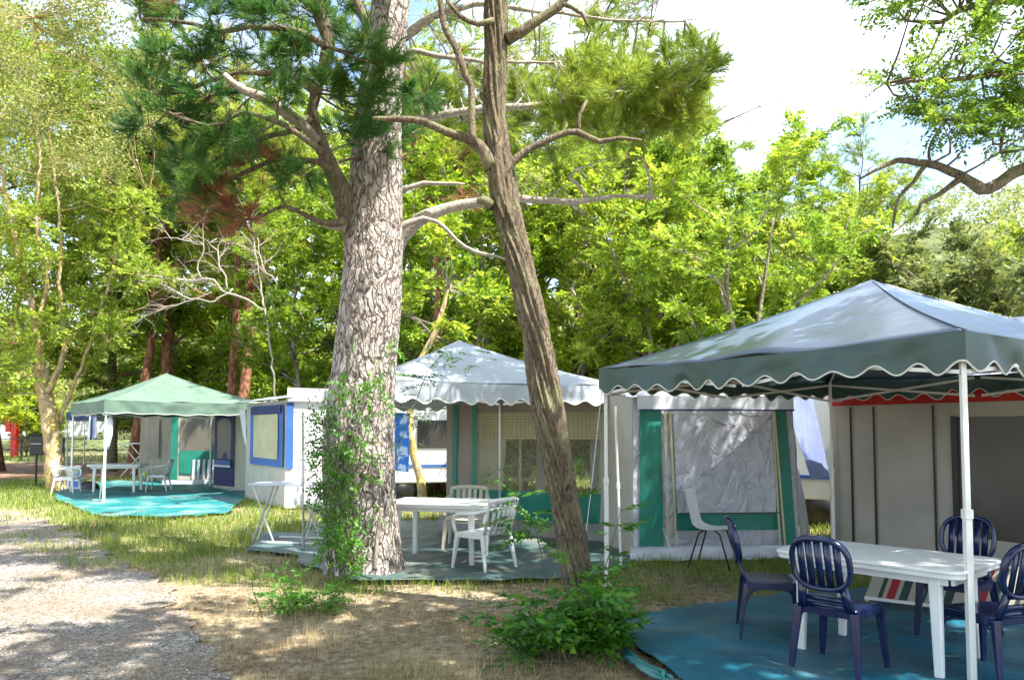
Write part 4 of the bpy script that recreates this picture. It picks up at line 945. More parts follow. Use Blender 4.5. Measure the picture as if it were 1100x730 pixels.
for j in range(6):
    for i in range(12): mb.f.append((j * 12 + i, j * 12 + (i + 1) % 12, (j + 1) * 12 + (i + 1) % 12, (j + 1) * 12 + i))
tag(mb.build('bag', 'black', smooth=True), 'slumped black bag beside the cool box', 'bag')
# drying rack by the tent
t = thing('drying_rack', 'white folding rack at the left of the taupe and green tent', 'rack'); x0, y0 = G(150, 505).x, 26.5
x0 = (147 - 550) / FPX * 26.5
for s in (-1, 1):
    for e in (0, .6): mb = MB(); mb.bar((x0 - .5 * s, y0 + e, 1.1), (x0 + .5 * s, y0 + e, 0), .03); mb.build('leg', 'white_metal', t)
mb = MB()
for k in range(6): mb.bar((x0 - .6 + k * .24, y0, 1.12), (x0 - .6 + k * .24, y0 + .6, 1.12), .015)
mb.bar((x0 - .65, y0, 1.12), (x0 + .65, y0, 1.12), .03); mb.bar((x0 - .65, y0 + .6, 1.12), (x0 + .65, y0 + .6, 1.12), .03); mb.build('top', 'white_metal', t)
# railing
t = thing('railing', 'dark rail fence with two bars at the far left', 'fence', (-22, 40, 0))
RX0, RX1, RY = -34, -14.5, 40
for k in range(10):
    x = RX0 + (RX1 - RX0) * k / 9; mb = MB(); mb.bar((x, RY, 0), (x, RY, 1.2), .09); mb.build('post', 'dark_metal', t)
for z in (.55, 1.12): mb = MB(); mb.bar((RX0, RY - .06, z), (RX1, RY - .06, z), .07, .05); mb.build('rail', 'dark_metal', t)
# whitewashed wall
t = thing('boundary_wall', 'long whitewashed wall beyond the rail fence', 'wall', (-30, 68, 0)); mb = MB(); mb.box((-42, 68, 1.1), (60, .3, 3.0)); mb.build('wall', 'white_cloth', t)
mb = MB(); mb.box((-42, 68, 2.66), (60.2, .5, .10)); mb.build('coping', 'cream_plastic', t)
# red post with box
t = thing('hydrant_post', 'red post with a red box near the left edge', 'post', (-29, 45, 0)); x0 = (17 - 550) / FPX * 45; mb = MB(); mb.box((x0, 45, 1.25), (.34, .34, 2.5)); mb.build('post', 'red_paint', t, bevel=.04); mb = MB(); mb.box((x0 - .33, 45, 1.9), (.3, .35, .9)); mb.build('box', 'red_paint', t, bevel=.03)
# ================================================================ NEAR TREES
def px_path(pts, Y, k=1.0):
    """[(px, py, width_px[, Y])] -> points and radii"""
    P_, R_ = [], []
    for q in pts:
        y = q[3] if len(q) > 3 else Y; P_.append(P(q[0], q[1], y)); R_.append(q[2] / 2 / FPX * y * k)
    return P_, R_
def limb(mb, P_, R_, step=.12, sides=8, wob=.02, seed=0):
    pts, rr = cr_spline(P_, R_, step)
    pts = [p + Vector((noise.noise(p * 3 + Vector((seed, 0, 0))), noise.noise(p * 3 + Vector((0, seed, 9))), noise.noise(p * 3 + Vector((5, 0, seed))))) * wob for p in pts]
    mb.tube(pts, [r * (1 + .12 * noise.noise(p * 9)) for r, p in zip(rr, pts)], sides); return pts, rr
def twigs(mb, r, src, n, ln, rad=.008, up=.1, f0=.3, sub=3, wob=.22):
    """bare side twigs along a limb"""
    out = []
    for k in range(n):
        i = int((f0 + (1 - f0) * r.random()) * (len(src) - 1)); p = src[i]; t = (src[min(i + 1, len(src) - 1)] - src[max(0, i - 1)]).normalized()
        d = t + Vector((r.gauss(0, .8), r.gauss(0, .8), r.gauss(up, .6))); l = ln * r.uniform(.5, 1.3)
        w_ = wander(r, p, d, l, 5, wob, .02); mb.tube(w_, [rad * (1 - .16 * j) for j in range(6)], 4, False); out.append(w_)
        for s in range(sub):
            j = r.randint(1, 4); d2 = (w_[j] - w_[j - 1]).normalized() + Vector((r.gauss(0, .7), r.gauss(0, .7), r.gauss(.1, .5)))
            w2 = wander(r, w_[j], d2, l * .45, 3, wob, .02); mb.tube(w2, [rad * .5, rad * .4, rad * .3, rad * .2], 3, False); out.append(w2)
    return out
def clusters(mb, r, nodes, cl, unit, flat=.5):
    """cl: (centre, radius, count, scale); a twig runs from the nearest limb node to each cluster"""
    pos, dr, sc_ = [], [], []
    for (c, rad, n, s) in cl:
        q = min(nodes, key=lambda v: (v - c).length + .25 * max(0, v.z - c.z)) if nodes else None
        if q is not None and (q - c).length > .08:
            m = q.lerp(c, .5) + Vector((r.gauss(0, .08), r.gauss(0, .08), -.06)) * (q - c).length * 1.2
            pts, rr = cr_spline([q, m, c], [.016, .012, .006], .15); mb.tube(pts, rr, 4, False)
        m = max(2, n // 6)
        for b in range(m):
            d = Vector((r.gauss(0, 1), r.gauss(0, 1), r.gauss(.15, .6))).normalized(); e = c + d * rad * r.uniform(.45, 1.0)
            if q is not None: d = (d + (c - q).normalized() * .6).normalized()
            mb.tube([c, c.lerp(e, .5) + Vector((0, 0, -.02)), e], [.007, .005, .003], 3, False)
            for k in range(max(1, n // m)):
                t = r.uniform(.25, 1.05); pos.append(tuple(c.lerp(e, t) + Vector((r.gauss(0, .05), r.gauss(0, .05), r.gauss(0, .04))) * rad * 3)); dd = d + Vector((r.gauss(0, .55), r.gauss(0, .55), r.gauss(.25, .45))); dr.append(tuple(dd)); sc_.append(s * r.uniform(.8, 1.2))
    rn = np.random.default_rng(r.randint(0, 9999)); return scatter(U[unit], pos, dr, np.array(sc_), flat, rn)
r = random.Random(3)
# ---- big pine
YP = 8.9
t = thing('pine_tree', 'massive pine with pale cracked bark in the middle of the picture', 'tree', G(393, 617))
tp, tr = px_path([(392, 640, 98), (392, 618, 90), (391, 596, 82), (389, 560, 78), (386, 500, 75), (387, 440, 72), (392, 390, 68), (398, 330, 65), (401, 270, 62), (403, 200, 58), (407, 120, 50), (413, 60, 44), (420, 0, 40), (428, -80, 34), (432, -200, 26), (425, -330, 16), (420, -420, 8)], YP)
pts, rr = cr_spline(tp, tr, .035)
def barkdisp(amp, ka, kz):
    def f(r_, a, i, p):
        v = Vector((math.cos(a) * ka, math.sin(a) * ka, p.z * kz)); n1 = noise.noise(v); n2 = noise.noise(v * 2.7 + Vector((5, 5, 5)))
        plate = min(1, abs(n1) * 5 + .2) * min(1, abs(n2) * 4 + .45)
        return r_ * (1 + .05 * noise.noise(Vector((math.cos(a), math.sin(a), p.z * .8)))) + amp * (plate - .8)
    return f
mb = MB(); mb.tube(pts, rr, 128, True, barkdisp(.018, 8.5, 4.6))
trunk1 = mb.build('trunk', 'pine_bark', t, True)
nodes = [p for p in pts if p.z > 4]
mb = MB(); dark = MB()
limbs = [
 ([(392, 290, 30, 8.95), (378, 240, 25, 8.8), (364, 198, 21, 8.65), (350, 166, 17, 8.5), (338, 140, 14, 8.45), (336, 118, 12, 8.4), (344, 85, 12, 8.4), (352, 50, 15, 8.4), (344, 15, 17, 8.4), (335, -25, 16, 8.4), (325, -90, 12, 8.4)], 8.5),
 ([(335, 128, 8), (318, 138, 7), (292, 146, 6), (270, 155, 5), (240, 166, 4), (210, 178, 3)], 8.3),
 ([(356, 186, 9), (330, 172, 6), (300, 171, 6), (272, 182, 5), (250, 192, 4)], 8.4),
 ([(345, 165, 8), (325, 150, 6), (296, 130, 6), (262, 122, 5), (225, 135, 3), (180, 120, 2.5)], 7.9),
 ([(340, 100, 8), (315, 85, 7), (280, 78, 6), (240, 80, 5), (200, 95, 4), (165, 100, 3)], 8.1),
 ([(350, 50, 9), (320, 35, 7), (280, 28, 6), (240, 32, 5), (190, 22, 4), (150, 20, 3)], 8.0),
 ([(372, 236, 10), (340, 238, 6), (305, 222, 4), (275, 235, 3), (250, 232, 2)], 8.4),
 ([(410, 70, 12), (398, 35, 11), (385, 5, 10), (372, -40, 9)], 8.8),
]
nl = []
for i, (q, Y) in enumerate(limbs):
    a, b = px_path(q, Y); p_, r_ = limb(mb, a, b, .1, 10, .05, i); nl += p_; twigs(mb, r, p_, 7, .35, .006)
mb.build('branch', 'furrow_bark', t, True, label='dark branches reaching left')
mb = MB()
limbsR = [
 ([(424, 268, 19), (433, 252, 17), (452, 237, 14), (480, 223, 12), (520, 216, 10), (560, 213, 8), (610, 217, 7), (650, 212, 5), (705, 213, 3)], 9.2),
 ([(416, 140, 11), (440, 133, 9), (470, 124, 8), (520, 117, 8), (560, 114, 7), (605, 113, 6), (630, 102, 5), (690, 97, 4), (730, 82, 3)], 9.6),
 ([(426, 250, 10), (438, 238, 8), (455, 232, 5), (470, 240, 5), (490, 258, 4), (520, 273, 4), (545, 279, 2)], 9.0),
 ([(432, 204, 6), (455, 196, 5), (480, 198, 4), (500, 199, 2)], 9.0),
 ([(430, 40, 12), (450, 28, 9), (478, 14, 8), (520, 6, 6), (580, 12, 4), (650, 20, 3), (735, 25, 2)], 9.5),
 ([(424, 62, 8), (445, 55, 7), (480, 60, 5), (530, 66, 4), (600, 66, 2)], 9.3),
 ([(700, 214, 5), (697, 190, 3), (690, 168, 2)], 9.2), ([(632, 214, 5), (620, 198, 4), (612, 190, 3), (628, 178, 2), (665, 168, 1.5)], 9.2),
 ([(341, 152, 9, 8.4), (328, 136, 12, 8.3), (310, 122, 13, 8.1), (288, 108, 12, 8), (262, 97, 10, 7.9), (243, 80, 6, 7.9)], 7.9), ([(372, 245, 12), (360, 243, 8), (348, 240, 8)], 8.6),
]
ndead = []
for i, (q, Y) in enumerate(limbsR):
    a, b = px_path(q, Y); p_, r_ = limb(mb, a, b, .1, 10, .04, i + 20); ndead += p_ if i in (1, 4, 5) else []
    if i in (0, 1, 4, 5): twigs(mb, r, p_, 26, .55, .007)
mb.build('branch', 'dead_wood', t, True, label='pale bare branches reaching right')
mb = MB(); cl = []
dk = [(165, 95, 16, 8.0), (185, 118, 20, 8.1), (160, 135, 16, 8.0), (205, 140, 22, 8.1), (222, 105, 20, 8), (240, 140, 16, 8.1), (205, 170, 20, 8.2), (225, 185, 18, 8.2), (250, 165, 16, 8.3), (175, 60, 15, 8),
 (215, 62, 18, 8), (240, 45, 18, 8), (150, 12, 18, 7.9), (190, 5, 22, 8), (225, 12, 20, 7.9), (262, 12, 18, 8), (290, 22, 18, 8.1), (285, 60, 20, 8), (315, 52, 18, 8.2), (308, 82, 16, 8.2), (332, 62, 16, 8.2), (300, 105, 12, 8.1),
 (370, 72, 18, 8), (395, 48, 16, 8), (410, 70, 14, 8), (378, 98, 20, 8.1), (402, 98, 18, 8), (355, 95, 14, 8), (395, 125, 14, 8.2), (432, 105, 12, 8.6), (385, 150, 16, 8.2), (408, 158, 13, 8.3), (360, 142, 13, 8.2), (428, 150, 12, 8.6),
 (190, 205, 18, 8.1), (215, 215, 14, 8.1), (250, 150, 14, 8.1), (270, 142, 14, 8.1), (300, 188, 13, 8.2), (325, 185, 12, 8.2), (455, 102, 15, 9.2), (350, 25, 16, 8.2), (365, 5, 14, 8.2), (320, 5, 16, 8.1), (130, -5, 16, 8)]
for (x, y, rp, Y) in dk: cl.append((P(x, y, Y + r.gauss(0, .3)), rp / FPX * Y * 1.3, int(rp * 2.0), 1.0))
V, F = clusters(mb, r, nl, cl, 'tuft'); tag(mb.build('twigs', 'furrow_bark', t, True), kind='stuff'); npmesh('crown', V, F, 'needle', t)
mb = MB(); cl = []
for (x, y, rp, Y) in [(232, 222, 16, 8.2), (258, 228, 14, 8.3), (210, 120, 8, 8.1), (270, 172, 12, 8.3), (282, 165, 9, 8.2), (180, 10, 12, 8), (240, 200, 12, 8.3), (500, 215, 8, 9.3)]: cl.append((P(x, y, Y), rp / FPX * Y * 1.3, int(rp * 1.6), 1.0))
V, F = clusters(mb, r, nl, cl, 'tuft'); tag(mb.build('twigs', 'furrow_bark', t, True), kind='stuff'); npmesh('crown', V, F, 'needle_brown', t).__setitem__('label', 'dead reddish brown needle clumps')
mb = MB(); cl = []
for k in range(105):
    x = r.uniform(585, 768); y = 100 - (x - 640) * .16 + r.gauss(0, 26) + 8; 
    if y < 48: y = 55
    cl.append((P(x, y, 9.7 + r.gauss(0, .4)), 12 / FPX * 9.7 * 1.3, 17, 1.0))
for k in range(80): x = r.uniform(436, 640); cl.append((P(x, r.gauss(104 if x < 560 else 118, 20), 10.3 + r.gauss(0, .3)), .16, 12, 1))
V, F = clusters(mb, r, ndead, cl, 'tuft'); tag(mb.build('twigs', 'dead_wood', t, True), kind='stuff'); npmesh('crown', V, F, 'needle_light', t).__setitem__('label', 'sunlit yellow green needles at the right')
# upper crown, above the picture
mb = MB(); pos = []; top = [p for p in pts if p.z > 6.6]
cl = []
for k in range(26):
    p = top[int(r.random() * (len(top) - 1))]; a = r.uniform(0, 6.28); l = r.uniform(1.2, 3.2)
    w_ = wander(r, p, Vector((math.cos(a), math.sin(a), .25)), l, 6, .14, .04); mb.tube(*cr_spline(w_, [.07 - .01 * j for j in range(7)], .3), 6)
    for j in range(2, 7):
        for e in range(2): c = w_[j] + Vector((r.gauss(0, .25), r.gauss(0, .25), r.gauss(.1, .15))); cl.append((c, .3, 15, 1.5))
cl = [c for c in cl if (c[0].z > 1.9 + .60 * c[0].y or c[0].y < 0) and c[0].x < -1.7]
V, F = clusters(mb, r, [c[0] for c in cl[:1]] or None, cl[1:], 'tuft'); 
npmesh('crown', V, F, 'needle', t); mb.build('branch', 'furrow_bark', t, True)

# ---- leaning ribbed tree
YL = 6.85
t = thing('acacia_tree', 'slender dark leaning trunk with twisted ribbed bark', 'tree', G(626, 660))
tp, tr = px_path([(632, 690, 46), (628, 662, 38), (622, 630, 32), (617, 600, 30), (611, 560, 30), (602, 510, 30), (596, 480, 31), (589, 440, 33), (584, 410, 33), (579, 375, 31), (570, 335, 29), (560, 290, 27), (549, 245, 29), (541, 210, 31), (536, 165, 27), (532, 120, 25), (532, 60, 24), (533, 0, 25), (536, -70, 22), (545, -180, 16), (550, -300, 8)], YL)
pts, rr = cr_spline(tp, tr, .03)
def ribdisp(r_, a, i, p):
    aa = a + p.z * .9 + .6 * noise.noise(Vector((0, 0, p.z * 1.3)))
    v = Vector((math.cos(aa) * 3.2, math.sin(aa) * 3.2, p.z * .9)); q = 1 - abs(noise.noise(v)) * 2.6; q2 = 1 - abs(noise.noise(v * 2.2 + Vector((3, 3, 0)))) * 2.2
    return r_ * (1.05 - .26 * max(0, q) - .10 * max(0, q2) + .10 * (1 - abs(q)))
mb = MB(); mb.tube(pts, rr, 80, True, ribdisp); mb.build('trunk', 'furrow_bark', t, True)
mb = MB(); allb = []
for i, (q, Y) in enumerate([
 ([(530, 182, 18), (520, 164, 15), (505, 152, 11), (480, 142, 9), (455, 132, 8), (430, 128, 7), (400, 128, 4)], 6.8),
 ([(508, 153, 9), (507, 130, 8), (506, 92, 8), (500, 80, 8), (490, 55, 8), (478, 28, 7), (473, 0, 6), (468, -40, 4)], 6.7),
 ([(536, 196, 12), (552, 172, 9), (575, 156, 8), (600, 146, 7), (620, 142, 7), (645, 152, 6), (668, 149, 4), (690, 150, 3)], 6.8),
 ([(545, 42, 14), (562, 34, 12), (582, 20, 11), (600, 5, 10), (620, -25, 8)], 6.8),
 ([(532, 24, 8), (515, 26, 6), (495, 16, 5), (480, 0, 4)], 6.7),
 ([(620, 142, 5), (621, 122, 4), (630, 106, 3)], 6.8), ([(528, 222, 16), (520, 216, 10), (512, 217, 6)], 6.8),
 ([(600, 5, 6), (625, 15, 4), (632, 28, 3)], 6.8)]):
    a, b = px_path(q, Y); p_, r_ = limb(mb, a, b, .08, 10, .025, i + 60); allb += p_
    if i in (1, 3, 4): twigs(mb, r, p_, 9, .4, .005)
mb.build('branch', 'furrow_bark', t, True)
# crown over the picture's top
mb = MB(); cl = []
top = [p for p in pts if p.z > 6.0]
for k in range(5):
    p = top[int(r.random() * (len(top) - 1))]; a = r.uniform(2, 4.5)
    w_ = wander(r, p, Vector((math.cos(a), math.sin(a), .5)), r.uniform(1, 2.2), 6, .14, .04); mb.tube(*cr_spline(w_, [.05 - .007 * j for j in range(7)], .3), 6)
    for j in range(2, 7): cl.append((w_[j], .35, 14, 1.0))
cl = [c for c in cl if c[0].z > 2.0 + .60 * c[0].y]
V, F = clusters(mb, r, None, cl, 'pinN'); npmesh('crown', V, F, 'leaf_mid', t); mb.build('branch', 'furrow_bark', t, True)

# ---- tree overhanging at the top right, trunk outside the frame
t = thing('locust_tree', 'dark leafy branches hanging in from the top right corner', 'tree', (8.6, 8.2, 0))
mb = MB(); tk, trr = cr_spline([(8.6, 8.2, -.1), (8.5, 8.1, 2), (8.3, 8.2, 4), (8.5, 8.3, 6), (8.4, 8.1, 8), (8.5, 8.1, 9.5)], [.24, .2, .18, .15, .1, .05], .1); mb.tube(tk, trr, 20, True, lambda r_, a, i, p: r_ * (1 + .1 * noise.noise(Vector((math.cos(a) * 3, math.sin(a) * 3, p.z * 2))))); mb.build('trunk', 'furrow_bark', t, True)
mb = MB(); nn_ = []
for i, (q, Y) in enumerate([
 ([(1290, 120, 20, 8.3), (1200, 130, 18, 8.2), (1130, 165, 15, 8.1), (1100, 180, 14, 8), (1075, 195, 13, 8), (1050, 203, 13, 8), (1030, 190, 10, 8), (1008, 178, 9, 8), (985, 172, 8, 8), (965, 172, 6, 8), (945, 182, 4, 8), (925, 194, 2, 8)], 8),
 ([(1030, 192, 8), (1015, 200, 6), (1000, 212, 5), (990, 218, 4), (985, 232, 3)], 8), ([(995, 176, 6), (980, 195, 4), (965, 210, 4), (960, 235, 3), (958, 245, 2)], 8), ([(1000, 174, 4), (999, 165, 3)], 8),
 ([(1290, -60, 18), (1180, -40, 14), (1100, -10, 10), (1040, 10, 7), (1000, 25, 5), (970, 20, 3)], 8.0),
 ([(1290, 30, 16), (1190, 50, 12), (1100, 70, 8), (1040, 85, 6), (990, 90, 4), (950, 90, 2)], 7.8),
 ([(1290, 40, 14), (1190, 90, 10), (1110, 120, 7), (1060, 130, 5), (1010, 130, 3)], 8.2), ([(1080, 120, 5), (1080, 145, 4), (1076, 165, 3)], 8.0)]):
    a, b = px_path(q, Y); p_, r_ = limb(mb, a, b, .08, 9, .05, i + 80); nn_ += p_
mb.build('branch', 'furrow_bark', t, True)
mb = MB(); cl = []
for k in range(330):
    x = r.uniform(948, 1320); y = r.uniform(-130, 160) 
    left = 958 + (12 * math.sin(y * .09)) + (30 if 25 < y < 75 else 0) + max(0, y - 105) * 1.3
    if x < left: continue
    if (x > 1125 or y < -25) and r.random() < .62: continue
    if noise.noise(Vector((x * .016, y * .028, 4.0))) < -.08 and x < 1110: continue
    Y = 8 + r.gauss(0, .5); cl.append((P(x, y, Y), .20, 12, .85))
for (x, y) in [(955, 92), (965, 88), (975, 85), (985, 95), (960, 20), (975, 12), (990, 25), (1000, 120), (1020, 138), (1050, 140), (1075, 158), (1085, 150), (985, 105)]: cl.append((P(x, y, 8), .12, 8, .85))
V, F = clusters(mb, r, nn_, cl, 'pinO'); tag(mb.build('twigs', 'furrow_bark', t, True), kind='stuff'); npmesh('crown', V, F, 'leaf_mid', t)

# ================================================================ MIDDLE DISTANCE
proto_tree('broadA', 'broadleaf_tree', 'grey_bark', 'leaf_bright', seed=11, H=8.5, r0=.17, fork=.22, limbs=15, spread=3.1, unit='pin', per=9, scale=.82, forkn=2)
proto_tree('broadB', 'broadleaf_tree', 'grey_bark', 'leaf_bright', seed=23, H=8, r0=.15, fork=.25, limbs=14, spread=2.9, unit='pin', per=9, scale=.82, trop=.08)
proto_tree('broadC', 'broadleaf_tree', 'furrow_bark', 'leaf_mid', seed=31, H=12, r0=.2, fork=.22, limbs=20, spread=3.6, unit='pinL', per=5)
proto_tree('fineA', 'willow_tree', 'ochre_bark', 'leaf_pale', seed=45, H=12, r0=.17, fork=.2, limbs=24, spread=3.6, unit='spray', per=11, forkn=3, trop=.03)
proto_tree('pineA', 'pine_tree', 'red_bark', 'needle_light', seed=51, H=12, r0=.17, fork=.5, limbs=18, spread=3.6, unit='tuftB', per=4, shape='umbrella', forkn=2, trop=.06, dead=.1)
proto_tree('pineB', 'pine_tree', 'red_bark', 'needle_light', seed=57, H=13, r0=.155, fork=.42, limbs=20, spread=3.4, unit='tuftB', per=4, shape='umbrella', trop=.06, dead=.15)
proto_tree('broadD', 'broadleaf_tree', 'grey_bark', 'leaf_mid', seed=77, H=10.5, r0=.16, fork=.55, limbs=15, spread=3.5, unit='pinL', per=2, shape='umbrella')
proto_tree('bush', 'shrub', 'grey_bark', 'leaf_bright', seed=61, H=3.0, r0=.06, fork=.08, limbs=14, spread=1.7, unit='pin', per=5, forkn=4)
proto_tree('bushP', 'shrub', 'grey_bark', 'leaf_olive', seed=66, H=3.4, r0=.06, fork=.08, limbs=14, spread=1.9, unit='pin', per=7, scale=.7, forkn=4)
def X(px, Y): return (px - 550) / FPX * Y
def HT(py, Y): return CAMH + (461 - py) / FPX * Y
TR = [  # kind, px, Y, top py, label
 ('broadA', 805, 15.5, 118, 'bright green tree whose forked trunk shows above the dark canopy'),
 ('broadB', 705, 16.5, 150, 'sunlit bright green tree between the leaning trunk and the silver tent'),
 ('broadA', 610, 17.5, 158, 'bright green tree behind the leaning trunk'),
 ('broadB', 500, 18.5, 165, 'bright green tree rising behind the apex of the pale canopy'),
 ('broadB', 905, 19.5, 205, 'bright low tree behind the peak of the dark canopy'),
 ('broadA', 335, 22, 190, 'bright green tree left of the pine above the blue window tent'),
 ('broadC', 560, 26, 95, 'tall mid green tree seen past the leaning trunk at mid height'),
 ('broadC', 690, 27, 105, 'tall mid green tree behind the low bright tree right of the leaning trunk'),
 ('broadC', 780, 29, 135, 'tall mid green tree just left of the forked trunk tree'),
 ('pineA', 470, 20, 62, 'light needled pine whose crown shows between the two trunks'),
 ('pineB', 600, 20.5, 40, 'light needled pine rising highest behind the leaning trunk'),
 ('pineA', 700, 21.5, 52, 'light needled pine with its crown against the sky right of the leaning trunk'),
 ('broadC', 450, 28, 80, 'tall mid green tree directly right of the pine trunk'),
 ('broadC', 300, 31, 70, 'tall mid green tree left of the pine behind the dark needles'),
 ('broadB', 1130, 20, 240, 'bright green tree at the right edge above the dark canopy'),
 ('broadC', 120, 30, 90, 'mid green tree behind the blue canopy'),
 ('fineA', -25, 27, -70, 'tall pale green tree cut by the left edge'),
 ('broadC', 190, 38, 105, 'far mid green tree far behind the pale green canopy'),
 ('pineA', 192, 29, 60, 'red trunked pine with a forked stem behind the pale green canopy'),
 ('pineB', 143, 27.5, 75, 'dark red trunked pine left of the pale green canopy peak'),
 ('pineB', 246, 24.5, 80, 'pine with grey red trunk left of its twin behind the blue window tent'),
 ('pineA', 262, 25.2, 105, 'reddish pine right of its twin behind the blue window tent'),
 ('pineA', 535, 24, 115, 'pine whose short red trunk shows over the pale canopy slope'),
 ('pineB', 925, 34, 175, 'pine on the slope behind the peak of the dark canopy'),
 ('pineB', 0, 30, 40, 'dark trunked pine at the very left edge'),
 ('broadC', 370, 36, 85, 'far tall tree hidden behind the pine trunk'),
 ('broadC', 230, 42, 110, 'far tall tree between the twin pines and the pale green canopy'),
 ('broadC', 860, 38, 175, 'far tree right of the forked trunk tree'),
 ('broadB', 425, 21, 215, 'bright young tree just right of the pine trunk'),
]
rz = random.Random(5)
for k, (kind, px, Y, top, lab) in enumerate(TR):
    H0 = {'broadA': 8.5, 'broadB': 8.0, 'broadC': 12, 'fineA': 12, 'pineA': 12, 'pineB': 13}[kind]; s = HT(top, Y) / H0 * (.90 if kind[:5] == 'broad' else .95 if kind == 'fineA' else 1.18)
    o = plant_tree(kind, X(px, Y), Y, rz.uniform(0, 6.28), s, lab, 'tree')
    if kind[:5] == 'broad':
        for ch in o.children:
            if ch.name.startswith('crown'): ch.material_slots[0].link = 'OBJECT'; ch.material_slots[0].material = M[['leaf_bright', 'leaf_sun', 'leaf_pale', 'leaf_mid', 'leaf_bright'][(k * 7 + 3) % 5]]
BS = [('bush', 200, 44, 3.4), ('bush', 175, 33, 3), ('bush', 225, 30, 2.8), ('bush', 300, 27, 3.2), ('bush', 345, 24, 3), ('bushP', 455, 22, 3.6), ('bush', 565, 20, 3.4), ('bush', 640, 19, 3.6), ('bush', 730, 18.5, 4), ('bush', 820, 20, 4.6), ('bushP', 930, 18, 4.6),
      ('bushP', 1010, 17, 4.8), ('bushP', 1085, 16, 4.4), ('bushP', 1150, 18, 5.5), ('bushP', 970, 24, 6.4), ('bush', 30, 46, 4), ('bush', 400, 26, 3.4), ('bushP', 1060, 26, 7)]
BL = ['far bright shrub between the red pines and the pale green canopy', 'bright shrub below the forked red pine', 'bright shrub between the red pines', 'bright shrub behind the blue window tent', 'bright shrub just left of the pine trunk', 'olive shrub over the left slope of the pale canopy', 'bright shrub seen behind the leaning trunk', 'bright shrub above the silver tent at its left',
      'bright shrub above the silver tent roof', 'tall bright shrub under the forked trunk tree', 'olive shrub behind the dark canopy peak', 'olive shrub right of the dark canopy peak', 'olive shrub behind the right slope of the dark canopy', 'olive shrub cut by the right edge', 'tall olive shrub on the slope above the dark canopy', 'far shrub behind the red post', 'bright shrub hidden behind the pine trunk', 'tall olive shrub near the right edge of the slope']
for (kind, px, Y, H), lab in zip(BS, BL):
    plant_tree(kind, X(px, Y), Y, rz.uniform(0, 6.28), H / (3.0 if kind == 'bush' else 3.4), lab, 'shrub')
# thin pale trunk before the caravan
t = thing('young_tree', 'thin mottled trunk in front of the white caravan right of the pine', 'tree', G(450, 535)); mb = MB()
a, b = px_path([(455, 537, 11), (450, 510, 9), (443, 480, 9), (440, 450, 8), (447, 400, 7), (470, 350, 6), (482, 310, 4)], 14.2); limb(mb, a, b, .1, 10, .03, 3); mb.build('trunk', 'ochre_bark', t, True)
cl = [(a[-1] + Vector((r.gauss(0, .5), r.gauss(0, .4), r.gauss(.3, .4))), .3, 14, 1) for k in range(16)]; mb = MB(); V, F = clusters(mb, r, [a[-1], a[-2]], cl, 'pin'); mb.build('twigs', 'grey_bark', t); npmesh('crown', V, F, 'leaf_bright', t)
# left tree with ochre trunk
t = thing('broadleaf_tree', 'tree at the left with sunlit ochre trunk and pale leafy crown', 'tree', G(60, 524)); mb = MB(); nd = []
a, b = px_path([(61, 530, 30), (60, 515, 26), (57, 480, 24), (52, 445, 23), (47, 415, 21), (44, 395, 20)], 20.9, .72); p_, _ = limb(mb, a, b, .1, 20, .06, 3); mb.build('trunk', 'ochre_bark', t, True); mb = MB()
for i, q in enumerate(([(44, 398, 18), (40, 360, 14), (28, 310, 11), (15, 250, 9), (5, 200, 7), (-10, 120, 5)], [(52, 420, 14), (62, 400, 12), (70, 370, 9), (64, 320, 8), (66, 260, 7), (60, 200, 6), (50, 120, 4)],
     [(64, 455, 10), (72, 430, 9), (80, 410, 7), (100, 360, 6), (118, 300, 5), (135, 240, 4), (160, 210, 3)], [(40, 350, 9), (50, 300, 8), (40, 240, 6), (42, 180, 5), (38, 100, 4), (36, 20, 3)], [(70, 370, 6), (90, 340, 4), (110, 335, 3)], [(28, 310, 6), (0, 290, 5), (-30, 270, 3)])):
    a, b = px_path(q, 20.8 + .3 * (i % 3 - 1), .55); p_, _ = limb(mb, a, b, .15, 9, .08, i + 5); nd += p_
mb.build('branch', 'ochre_bark', t, True); cl = []; mb = MB()
for k in range(330):
    x = r.uniform(-60, 165); yb = 420 if x < 110 else 420 - (x - 110) * 2.2; y = r.uniform(-40, yb)
    if noise.noise(Vector((x * .02, y * .025, 9.0))) < -.12: continue
    if 30 < x < 85 and y > 392: continue
    Y = 20.8 + r.gauss(0, 1.0); cl.append((P(x, y, Y), .62, 34, .9 if y > 190 else 1.15))
lo = [c for k, c in enumerate(cl) if c[3] < 1]; hi = [c for c in cl if c[3] > 1]
V, F = clusters(mb, r, nd, lo, 'pin'); npmesh('crown', V, F, 'leaf_pale', t); V, F = clusters(mb, r, nd, hi, 'spray'); npmesh('crown', V, F, 'leaf_hill', t)
tag(mb.build('twigs', 'ochre_bark', t, True), kind='stuff')
